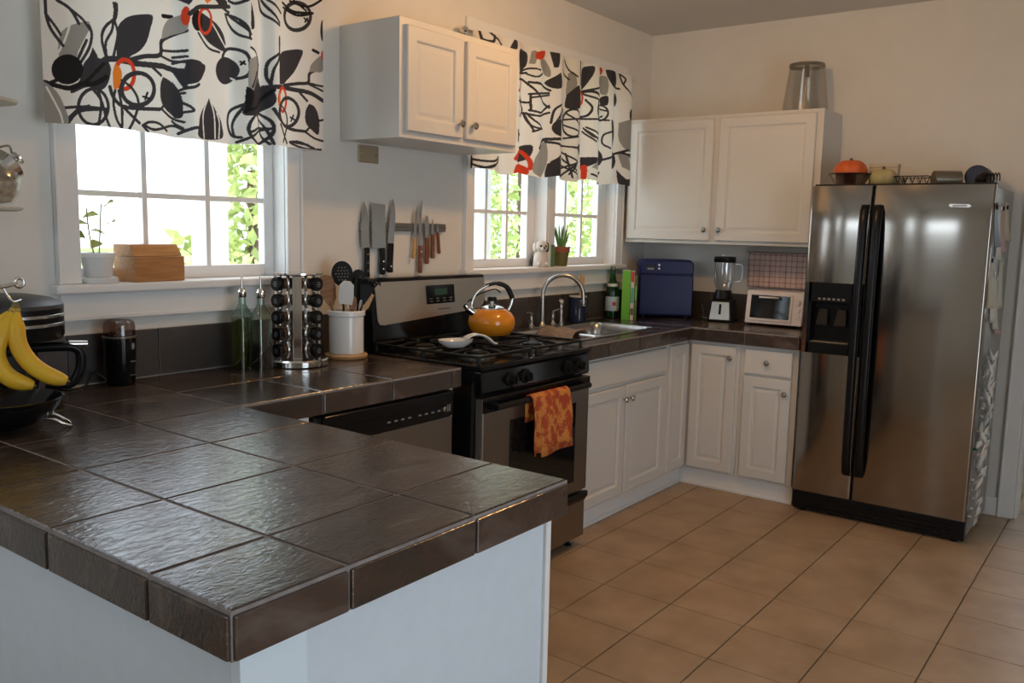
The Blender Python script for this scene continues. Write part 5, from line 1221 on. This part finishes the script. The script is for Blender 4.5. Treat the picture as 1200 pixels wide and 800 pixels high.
P1 = [
 fl_(T1, GRY, [(120,310),(125,240),(140,185),(200,145),(295,125),(300,170),(290,230),(270,290),(240,350),(180,345),(130,325)]), sk_(T1, WHT, .006, [(188,150),(160,235),(120,310)]), sk_(T1, WHT, .006, [(300,190),(245,300),(235,345)]),
 sk_(T1, B, N, [(300,150),(315,200),(300,280),(255,360)]), sk_(T1, B, N, [(285,235),(240,335)]),
 fl_(T1, CHA, [(320,275),(345,320),(355,340),(400,350),(425,400),(415,470),(390,515),(350,530),(290,510),(205,545),(195,520),(240,480),(260,420),(270,370),(300,330)]), el_(T1, BLK, 175, 405, 92, 88),
 sk_(T1, BLK, .014, [(45,480),(110,500),(190,515),(260,490),(330,490),(400,450)]), sk_(T1, BLK, .010, [(60,490),(120,465)]), sk_(T1, BLK, .010, [(270,490),(320,440),(400,355)]),
 sk_(T1, B, .018, [(390,350),(450,345),(560,370),(650,380),(740,390),(850,420)]), sk_(T1, B, .014, [(540,350),(620,330),(715,320),(725,240),(790,205),(850,180)]), sk_(T1, B, .010, [(650,380),(720,440)]), sk_(T1, B, .012, [(740,385),(810,420),(850,500)]),
 sk_(T1, B, N, [(725,295),(850,300)]), sk_(T1, B, N, [(715,325),(780,350),(850,365)]),
 fl_(T1, CHA, [(460,345),(455,260),(460,190),(475,140),(520,100),(590,85),(668,92),(655,170),(630,250),(590,300),(540,330),(530,350)]),
 sk_(T1, B, .009, [(440,115),(390,160),(372,220),(385,290),(400,340)]), sk_(T1, B, N, [(440,120),(430,180),(395,250),(400,330)]), sk_(T1, B, N, [(445,120),(465,200),(440,330)]),
 fl_(T1, CHA, [(432,10),(465,20),(465,80),(455,120),(435,115),(440,60)]),
 sk_(T1, B, .010, [(45,-20),(50,80),(80,170),(150,265)]), sk_(T1, B, N, [(50,80),(110,160),(135,200)]), sk_(T1, B, .010, [(115,0),(190,50),(240,135)]), sk_(T1, B, N, [(190,50),(260,110),(310,180)]),
 el_(T1, RED, 505, 435, 56, 86, .013), fl_(T1, ORG, [(455,375),(480,400),(490,440),(480,490),(455,525),(440,510),(437,420)]), el_(T1, B, 582, 522, 95, 95, .014), sk_(T1, B, N, [(490,470),(550,520),(585,600),(560,700),(530,760)]),
 sk_(T1, BLK, .007, [(612,565),(648,578)]), sk_(T1, BLK, .007, [(637,543),(624,582)]),
 el_(T1, B, 325, 625, 85, 105, .010), sk_(T1, B, .009, [(160,630),(280,625),(410,640)]), sk_(T1, B, .009, [(185,715),(250,650),(410,640)]), sk_(T1, B, .009, [(185,690),(240,640),(300,620)]), sk_(T1, B, N, [(320,520),(370,590),(395,680),(420,745)]), sk_(T1, B, N, [(350,530),(370,600),(355,735)]),
 sk_(T1, B, .012, [(420,510),(440,570),(490,620),(580,635),(710,640)]), sk_(T1, B, .010, [(490,620),(540,670),(590,720)]), sk_(T1, B, N, [(450,530),(440,600),(460,700),(500,765)]), sk_(T1, B, N, [(470,530),(490,640),(490,760)]),
 fl_(T1, GRY, [(30,470),(100,520),(150,600),(180,725),(30,720)]), sk_(T1, WHT, .006, [(55,510),(130,650),(150,715)]),
 fl_(T1, CHA, [(735,450),(790,475),(830,530),(840,600),(840,690),(780,660),(735,620),(715,560),(718,490)]), sk_(T1, B, N, [(725,635),(780,565),(850,520)]), sk_(T1, B, N, [(720,635),(780,680),(850,715)]), sk_(T1, B, N, [(740,600),(790,560),(850,545)]),
 sk_(T1, B, N, [(610,735),(650,715),(710,725),(760,765)]), sk_(T1, B, N, [(620,730),(680,760),(800,735),(850,760)]), sk_(T1, B, N, [(615,740),(640,770)]),
 sk_(T1, BLK, .013, [(735,92),(795,97)]), fl_(T1, GRY, [(725,230),(735,165),(770,115),(830,90),(855,95),(855,180),(790,205)]),
 el_(T2, RED, 45, 85, 15, 50), fl_(T2, CHA, [(75,70),(110,60),(170,90),(230,130),(270,180),(285,240),(270,265),(220,250),(160,215),(115,175),(80,130)]), sk_(T2, WHT, .006, [(110,165),(180,235),(240,262)]), sk_(T2, WHT, .006, [(190,115),(250,200),(285,245)]), sk_(T2, B, N, [(105,175),(170,250),(240,270)]),
 el_(T2, BLK, 100, 110, 33, 55), el_(T2, RED, 150, 110, 40, 65, .010), sk_(T2, B, .014, [(60,75),(110,40),(200,35),(300,30)]), fl_(T2, CHA, [(15,-5),(75,-5),(55,30)]), fl_(T2, ORG, [(140,-5),(190,-5),(165,20)]), fl_(T2, CHA, [(210,-5),(280,-5),(290,25),(240,25)]), sk_(T2, B, .01, [(230,-5),(245,25),(300,60)]), sk_(T2, B, .01, [(300,0),(330,15),(370,0)]),
 sk_(T2, B, .009, [(280,70),(300,120),(340,180),(380,205)]), sk_(T2, B, .009, [(285,70),(330,90),(370,150),(375,200)]), sk_(T2, B, N, [(300,75),(340,120),(380,180)]),
 el_(T2, CHA, 280, 365, 64, 72), sk_(T2, B, .011, [(262,295),(280,262),(310,250),(345,262),(370,300),(375,370),(360,400),(330,408)]), sk_(T2, BLK, .006, [(345,320),(358,335)]), sk_(T2, BLK, .006, [(356,320),(347,336)]), sk_(T2, WHT, .006, [(315,405),(328,412)]),
 fl_(T2, CHA, [(45,320),(100,325),(150,345),(130,400),(100,430),(60,440),(45,430)]), sk_(T2, B, N, [(0,265),(50,265)]), sk_(T2, B, N, [(0,298),(50,295)]), sk_(T2, B, N, [(0,330),(60,318),(120,330)]), sk_(T2, B, .012, [(0,355),(30,380),(50,420)]), sk_(T2, B, .010, [(45,460),(80,455),(105,442)]),
 fl_(T2, CHA, [(0,420),(25,460),(40,520),(40,610),(0,590)]), sk_(T2, B, N, [(40,535),(75,575),(45,585)]), sk_(T2, B, N, [(0,630),(40,665)]), sk_(T2, B, .010, [(30,695),(70,670),(110,665)]),
 fl_(T2, CHA, [(170,510),(205,560),(240,610),(258,650),(258,720),(105,720),(100,650),(115,590)]), sk_(T2, WHT, .006, [(165,515),(130,600),(135,720)]), sk_(T2, WHT, .006, [(180,525),(205,600),(210,720)]), sk_(T2, WHT, .006, [(222,590),(240,640),(235,720)]),
 fl_(T2, GRY, [(372,310),(430,295),(435,360),(420,430),(395,480),(368,460)]), sk_(T2, B, N, [(425,375),(385,455)]), sk_(T2, B, N, [(380,250),(420,280),(440,330),(430,400),(395,480)]),
 fl_(T2, CHA, [(440,400),(460,450),(495,470),(508,520),(490,560),(440,590),(358,600),(365,520),(400,480)]), fl_(T2, BLK, [(362,450),(395,490),(370,580),(355,590)]), sk_(T2, BLK, .012, [(360,575),(430,550),(500,470)]),
 fl_(T2, CHA, [(525,440),(525,350),(530,290),(570,265),(662,260),(650,320),(620,380),(580,420),(555,440)]), sk_(T2, B, .009, [(525,280),(485,320),(478,390),(490,440)]), sk_(T2, B, N, [(528,195),(525,300),(500,360),(490,440)]),
 sk_(T2, B, .016, [(470,455),(540,455),(620,465),(700,485),(765,525)]), sk_(T2, B, .012, [(560,445),(640,435),(690,430),(700,380),(765,355)]), sk_(T2, B, .010, [(650,480),(685,525)]), sk_(T2, B, N, [(690,435),(765,450)]), sk_(T2, B, N, [(695,440),(765,475)]),
 el_(T2, RED, 548, 520, 28, 62, .012), fl_(T2, ORG, [(518,480),(530,500),(528,570),(518,580)]), el_(T2, B, 585, 585, 62, 75, .013), sk_(T2, BLK, .007, [(603,610),(625,622)]), sk_(T2, BLK, .007, [(620,600),(608,630)]), sk_(T2, B, N, [(530,545),(575,590),(580,660),(550,740)]),
 fl_(T2, CHA, [(695,540),(725,560),(745,620),(742,700),(710,680),(680,640),(678,580)]), sk_(T2, B, N, [(680,685),(720,640),(765,625)]), sk_(T2, B, N, [(675,685),(720,720),(765,735)]),
 el_(T2, B, 435, 670, 65, 80, .010), sk_(T2, B, .009, [(375,690),(430,668),(500,670)]), sk_(T2, B, .009, [(340,740),(420,690),(500,670)]), sk_(T2, B, N, [(400,590),(470,650),(500,750)]), sk_(T2, B, N, [(430,590),(450,680),(490,750)]), sk_(T2, B, .010, [(355,545),(310,580),(300,640),(320,700),(350,715)]), sk_(T2, B, N, [(355,560),(325,640),(330,700)]),
 sk_(T2, B, .012, [(500,570),(530,630),(600,670),(680,685)]), sk_(T2, B, .010, [(530,650),(580,745)]), sk_(T2, B, .010, [(600,740),(650,740),(720,775)]), sk_(T2, B, N, [(605,745),(680,775),(755,780)]), sk_(T2, B, N, [(620,740),(690,755)]),
 el_(T2, B, 635, 85, 68, 72, .014), sk_(T2, BLK, .010, [(555,15),(620,60),(710,70)]), sk_(T2, BLK, .009, [(560,40),(640,80),(715,70)]), sk_(T2, BLK, .009, [(600,5),(690,35),(760,0)]), sk_(T2, BLK, N, [(620,0),(680,55)]), sk_(T2, BLK, .007, [(672,95),(692,112)]), sk_(T2, BLK, .007, [(688,95),(676,114)]),
 sk_(T2, B, .009, [(445,0),(460,60),(500,110),(530,135)]), sk_(T2, B, .009, [(460,0),(490,60),(530,120)]), sk_(T2, B, N, [(480,0),(540,70)]), fl_(T2, CHA, [(382,15),(400,80),(405,140),(390,155),(380,140)]),
 el_(T2, CHA, 765, 160, 12, 55), sk_(T2, BLK, .012, [(715,262),(742,275)]), fl_(T2, GRY, [(695,375),(710,330),(765,290),(765,370),(720,375)]), el_(T2, RED, 765, 290, 8, 25),
 # above the picture edge
 el_(T2, CHA, 120, -160, 50, 80), el_(T2, B, 330, -120, 60, 70, .013), fl_(T2, GRY, [(470,-60),(540,-160),(600,-120),(560,-50)]), el_(T2, CHA, 690, -120, 40, 70), sk_(T2, B, .014, [(20,-60),(200,-90),(420,-70),(760,-40)]), el_(T1, CHA, 300, -90, 60, 60), el_(T1, RED, 480, -80, 50, 60, .012),
]
P2 = [
 fl_(T3, CHA, [(35,130),(35,-5),(95,0),(105,40),(95,90),(50,125)]), fl_(T3, GRY, [(120,0),(140,0),(135,70),(110,70)]), fl_(T3, RED, [(138,5),(200,-2),(190,40),(150,50),(135,35)]), fl_(T3, GRY, [(160,50),(200,50),(225,100),(225,150),(190,130),(160,80)]),
 fl_(T3, CHA, [(225,0),(265,10),(260,90),(240,95)]), fl_(T3, CHA, [(270,125),(282,180),(275,215),(240,220),(205,195),(200,180),(240,150)]),
 sk_(T3, B, N, [(50,125),(110,100),(160,110)]), sk_(T3, B, N, [(100,130),(140,150),(180,130)]), sk_(T3, B, .010, [(35,130),(100,125)]), sk_(T3, RED, .012, [(38,135),(62,170),(55,215),(28,232)]), sk_(T3, B, .011, [(35,165),(80,165),(120,210),(160,270),(220,330)]), sk_(T3, B, .011, [(110,180),(170,195),(225,230)]),
 sk_(T3, B, .010, [(60,200),(45,250),(70,285)]), sk_(T3, B, .010, [(30,290),(110,300)]), sk_(T3, B, .009, [(60,290),(30,380)]), sk_(T3, B, .009, [(40,270),(80,330),(70,380)]), sk_(T3, B, .010, [(115,250),(115,340)]), sk_(T3, B, .010, [(110,250),(220,245)]), sk_(T3, B, N, [(120,270),(220,258)]), sk_(T3, B, .010, [(110,345),(170,360),(220,320)]), sk_(T3, B, .010, [(90,360),(150,380),(220,360)]),
 sk_(T3, B, .009, [(85,360),(120,440),(185,455)]), sk_(T3, B, .009, [(100,360),(130,410),(185,455)]), sk_(T3, B, .009, [(120,470),(180,450)]), sk_(T3, B, N, [(90,360),(125,470)]), fl_(T3, CHA, [(15,455),(70,485),(15,535)]),
 sk_(T3, B, .010, [(285,310),(240,340),(225,420)]), sk_(T3, B, N, [(285,310),(260,400)]), sk_(T3, B, N, [(290,320),(240,420)]), sk_(T3, B, .010, [(285,310),(300,420)]), el_(T3, CHA, 265, 450, 38, 50), fl_(T3, GRY, [(290,330),(320,340),(305,430),(290,420)]),
 fl_(T3, GRY, [(340,130),(365,125),(375,200),(340,270),(332,240)]), fl_(T3, CHA, [(335,255),(385,200),(408,260),(405,330),(330,330)]), sk_(T3, B, N, [(300,40),(305,110),(345,165)]), sk_(T3, B, N, [(320,50),(345,110),(380,150)]), sk_(T3, B, .010, [(400,60),(405,200)]),
 fl_(T3, CHA, [(415,230),(410,160),(420,100),(470,88),(470,130),(440,200)]), sk_(T3, B, .014, [(410,240),(460,235),(500,260)]), sk_(T3, B, .010, [(420,235),(500,215)]), sk_(T3, B, .010, [(430,250),(490,285)]), sk_(T3, RED, .014, [(405,235),(424,262),(420,300),(408,310)]), sk_(T3, B, .011, [(440,285),(460,330),(445,375),(410,385)]),
 fl_(T3, RED, [(500,100),(520,90),(540,105),(535,130),(510,140)]), fl_(T3, GRY, [(500,150),(560,150),(560,250),(520,240),(495,190)]), fl_(T3, CHA, [(555,110),(590,100),(620,140),(620,200),(590,210),(565,160)]), sk_(T3, B, .010, [(590,205),(640,220)]), fl_(T3, CHA, [(505,285),(560,260),(560,315),(530,310)]),
 sk_(T3, B, .016, [(495,290),(485,350),(495,405)]), el_(T3, B, 530, 360, 32, 45, .010), sk_(T3, B, N, [(500,330),(560,350)]), sk_(T3, B, .009, [(500,400),(565,405)]), sk_(T3, B, N, [(490,410),(540,380)]), el_(T3, CHA, 610, 285, 18, 40), el_(T3, CHA, 682, 380, 12, 40),
 sk_(T3, B, N, [(640,130),(655,200),(690,270)]), sk_(T3, B, N, [(630,120),(660,160),(655,190)]),
 el_(T3, B, 360, 420, 45, 80, .010), sk_(T3, B, .009, [(320,400),(410,395)]), sk_(T3, B, .009, [(320,430),(400,480)]), sk_(T3, B, .009, [(330,360),(400,440),(390,480)]), sk_(T3, B, .009, [(320,510),(390,500)]), sk_(T3, B, .010, [(410,395),(490,400)]),
 sk_(T3, B, .009, [(430,450),(490,530)]), sk_(T3, B, .009, [(425,470),(470,530)]), sk_(T3, B, .009, [(440,445),(490,490)]), sk_(T3, B, N, [(430,450),(460,500),(490,510)]),
 fl_(T3, CHA, [(575,400),(610,430),(612,520),(590,570),(580,520)]), sk_(T3, B, .010, [(580,470),(545,490),(540,540),(570,570)]), fl_(T3, GRY, [(635,420),(690,410),(690,560),(660,590),(635,520)]),
 fl_(T3, CHA, [(20,600),(60,560),(115,550),(115,600),(90,640),(10,650)]), sk_(T3, RED, .018, [(0,630),(30,590),(80,590),(108,640),(110,685)]), fl_(T3, RED, [(0,665),(50,655),(100,680),(95,725),(-5,725)]),
 fl_(T3, GRY, [(150,580),(205,530),(210,650),(180,735),(120,715),(125,630)]), sk_(T3, B, .014, [(150,570),(190,520),(240,515),(300,515)]), sk_(T3, B, .012, [(205,530),(260,550),(270,600),(225,650)]), fl_(T3, CHA, [(210,660),(260,630),(290,680),(290,745),(205,745)]),
 sk_(T3, B, .010, [(300,550),(390,570)]), fl_(T3, CHA, [(410,540),(370,565),(410,610)]), sk_(T3, B, .009, [(300,580),(380,650)]), sk_(T3, B, .009, [(300,610),(370,700)]), sk_(T3, B, .009, [(300,690),(380,650)]), sk_(T3, B, .009, [(310,730),(370,660),(340,720)]), sk_(T3, B, .009, [(330,600),(350,740)]), sk_(T3, B, N, [(300,660),(400,740)]),
 fl_(T3, CHA, [(415,620),(480,625),(460,660),(415,690)]), fl_(T3, RED, [(418,670),(438,670),(435,745),(418,745)]), fl_(T3, GRY, [(450,680),(480,640),(480,700)]), el_(T3, CHA, 515, 625, 25, 48), sk_(T3, B, .012, [(540,635),(600,610),(660,580)]), sk_(T3, B, .010, [(640,590),(685,640)]), sk_(T3, B, .010, [(630,600),(685,610)]), el_(T3, CHA, 605, 640, 18, 50),
 sk_(T3, B, .010, [(450,720),(520,770)]), sk_(T3, B, .010, [(480,760),(510,700)]), sk_(T3, B, .010, [(500,770),(525,710)]), fl_(T3, GRY, [(630,600),(660,620),(670,700),(640,680)]), fl_(T3, CHA, [(625,690),(650,750),(680,740),(660,790),(630,780)]),
 sk_(T4, B, .012, [(190,150),(210,250),(225,290),(290,310),(300,260)]), sk_(T4, B, .010, [(240,160),(260,210),(300,265),(350,300),(390,340)]), fl_(T4, CHA, [(360,205),(425,220),(420,260)]), fl_(T4, CHA, [(490,280),(512,320),(505,385),(455,370)]),
 fl_(T5, BLK, [(178,10),(198,15),(195,85),(178,80)]), sk_(T5, B, .010, [(200,30),(270,45),(325,20)]), sk_(T5, B, .010, [(200,60),(260,80),(325,35)]), sk_(T5, B, .009, [(220,90),(320,50)]),
 # behind the cabinet
 el_(T4, CHA, 200, 500, 60, 120), el_(T4, B, 330, 650, 70, 120, .012), fl_(T4, GRY, [(100,800),(200,700),(280,850),(180,950)]), sk_(T4, B, .014, [(100,620),(250,700),(420,640)]), el_(T4, RED, 380, 860, 60, 90, .012),
]
def raster(X, Z, shapes, ax=1.0):
    C = np.empty((X.size, 3), np.float32); C[:] = WHT
    for sh in shapes:
        q_ = [on_y(*sh[1](a, b), CY) for a, b in sh[3]]
        pts = [Vector((p.x, p.z, 0)) for p in q_]
        if sh[0] in 'fs': pts = spline(pts+([pts[0]] if sh[0] == 'f' and len(pts) > 4 else []), 5)
        A = np.array([(p.x, p.y) for p in pts], np.float32)
        wd = (sh[4]/2*(1.1 if ax < 1 else 1) if sh[0] != 'f' else 0)
        m0 = (X > A[:, 0].min()-wd/ax) & (X < A[:, 0].max()+wd/ax) & (Z > A[:, 1].min()-wd) & (Z < A[:, 1].max()+wd)
        idx = np.nonzero(m0)[0]
        if not len(idx): continue
        px, pz = X[idx], Z[idx]; hit = np.zeros(len(idx), bool)
        n_ = len(A)
        if sh[0] == 'f':
            for i in range(n_):
                x0, z0 = A[i]; x1, z1 = A[(i+1) % n_]
                if z0 == z1: continue
                cr_ = ((z0 > pz) != (z1 > pz)) & (px < (x1-x0)*(pz-z0)/(z1-z0)+x0); hit ^= cr_
        else:
            for i in range(n_-1):
                d = (A[i+1]-A[i])*np.array((ax, 1), np.float32); L2 = float(d@d)+1e-12; qx = (px-A[i, 0])*ax; qz = pz-A[i, 1]; t = np.clip((qx*d[0]+qz*d[1])/L2, 0, 1)
                hit |= (qx-t*d[0])**2+(qz-t*d[1])**2 < wd*wd
        C[idx[hit]] = sh[2]
    return C
def curtain(name, label, x0, x1, z0, z1, nx, nz, depth, shapes, hemf, ax=1.0):
    th = thing(name, label, 'curtain', ((x0+x1)/2, CY, z0))
    u = np.linspace(0, 1, nx+1); v = np.linspace(0, 1, nz+1); U, V = np.meshgrid(u, v)
    X = x0+(x1-x0)*U; Z = z0+(z1-z0)*V+hemf(U)*(1-V)**4
    Y = CY+depth(X, V)
    co = np.stack([X-(x0+x1)/2, Y-CY, Z-z0], -1).reshape(-1, 3)
    I = (np.arange(nz)[:, None]*(nx+1)+np.arange(nx)[None, :]).reshape(-1)
    F = np.stack([I, I+1, I+nx+2, I+nx+1], -1)
    me = bpy.data.meshes.new('fabric'); me.vertices.add(len(co)); me.vertices.foreach_set('co', co.astype(np.float32).ravel())
    me.loops.add(F.size); me.loops.foreach_set('vertex_index', F.astype(np.int32).ravel()); me.polygons.add(len(F))
    me.polygons.foreach_set('loop_start', np.arange(0, F.size, 4, dtype=np.int32)); me.update(calc_edges=True)
    me.polygons.foreach_set('use_smooth', np.ones(len(F), bool))
    c_ = raster(X.ravel().astype(np.float32), Z.ravel().astype(np.float32), shapes, ax); c_ = np.concatenate([c_, np.ones((len(c_), 1), np.float32)], 1)
    at = me.attributes.new('print', 'FLOAT_COLOR', 'POINT'); at.data.foreach_set('color', c_.ravel())
    me.materials.append(K['print']); o = bpy.data.objects.new('fabric', me); COL.objects.link(o); o.parent = th
    return th
def folds1(X, V):
    f = np.zeros_like(X)
    for c_, w_, a_ in ((.205, .02, .030), (.435, .025, .040), (.545, .02, .036), (.09, .09, .006), (.70, .05, .008), (-.12, .08, .006)):
        f += -a_*np.tanh((X-c_)/w_)*np.exp(-((X-c_)/(w_*3.2))**2)
    return f*(1.15-.5*V)
c1 = curtain('window_curtain', 'white valance printed with black leaves and red rings over the counter window', -.243, .797, 1.716, 2.36, 640, 400, folds1, P1, lambda U: .006*np.sin(U*9)-.004)
def folds2(X, V):
    return (.020*np.sin((X-1.7)*2*np.pi/.185)+.010*np.sin((X-1.7)*2*np.pi/.41+1))*(1.1-.5*V)
c2 = curtain('window_curtain', 'white valance printed with black leaves and red blobs over the sink window', 1.70, 3.19, 1.712, 2.345, 560, 330, folds2, P2, lambda U: .010*np.sin(U*30)-.004, .8)
def rod(label, x0, x1, z):
    o = thing('curtain_rod', label, 'curtain rod', ((x0+x1)/2, 0, z)); h = (x1-x0)/2
    MB().tube([(-h, CY+.032, 0), (h, CY+.032, 0)], .008, 12).build('rod', K['nickel'], o)
    for s_ in (-1, 1):
        MB().lathe([(.010, 0), (.016, .004), (.019, .016), (.016, .03), (.001, .036)], 20, (s_*h, CY+.032, 0), 'x') .xf(Matrix.Identity(4) if s_ > 0 else Matrix.Translation((-h, 0, 0)) @ Matrix.Scale(-1, 4, (1, 0, 0)) @ Matrix.Translation((h, 0, 0))).build('finial', K['chrome'], o)
        MB().box(s_*(h-.012)-.006, CY+.028, -.012, s_*(h-.012)+.006, -.0265, -.004).box(s_*(h-.012)-.012, -.03, -.03, s_*(h-.012)+.012, -.018, .02).build('bracket', K['nickel'], o, .002)
rod('metal rod carrying the valance over the counter window', -.26, .815, 2.345)
rod('metal rod with round finials carrying the valance over the sink window', 1.685, 3.215, 2.335)
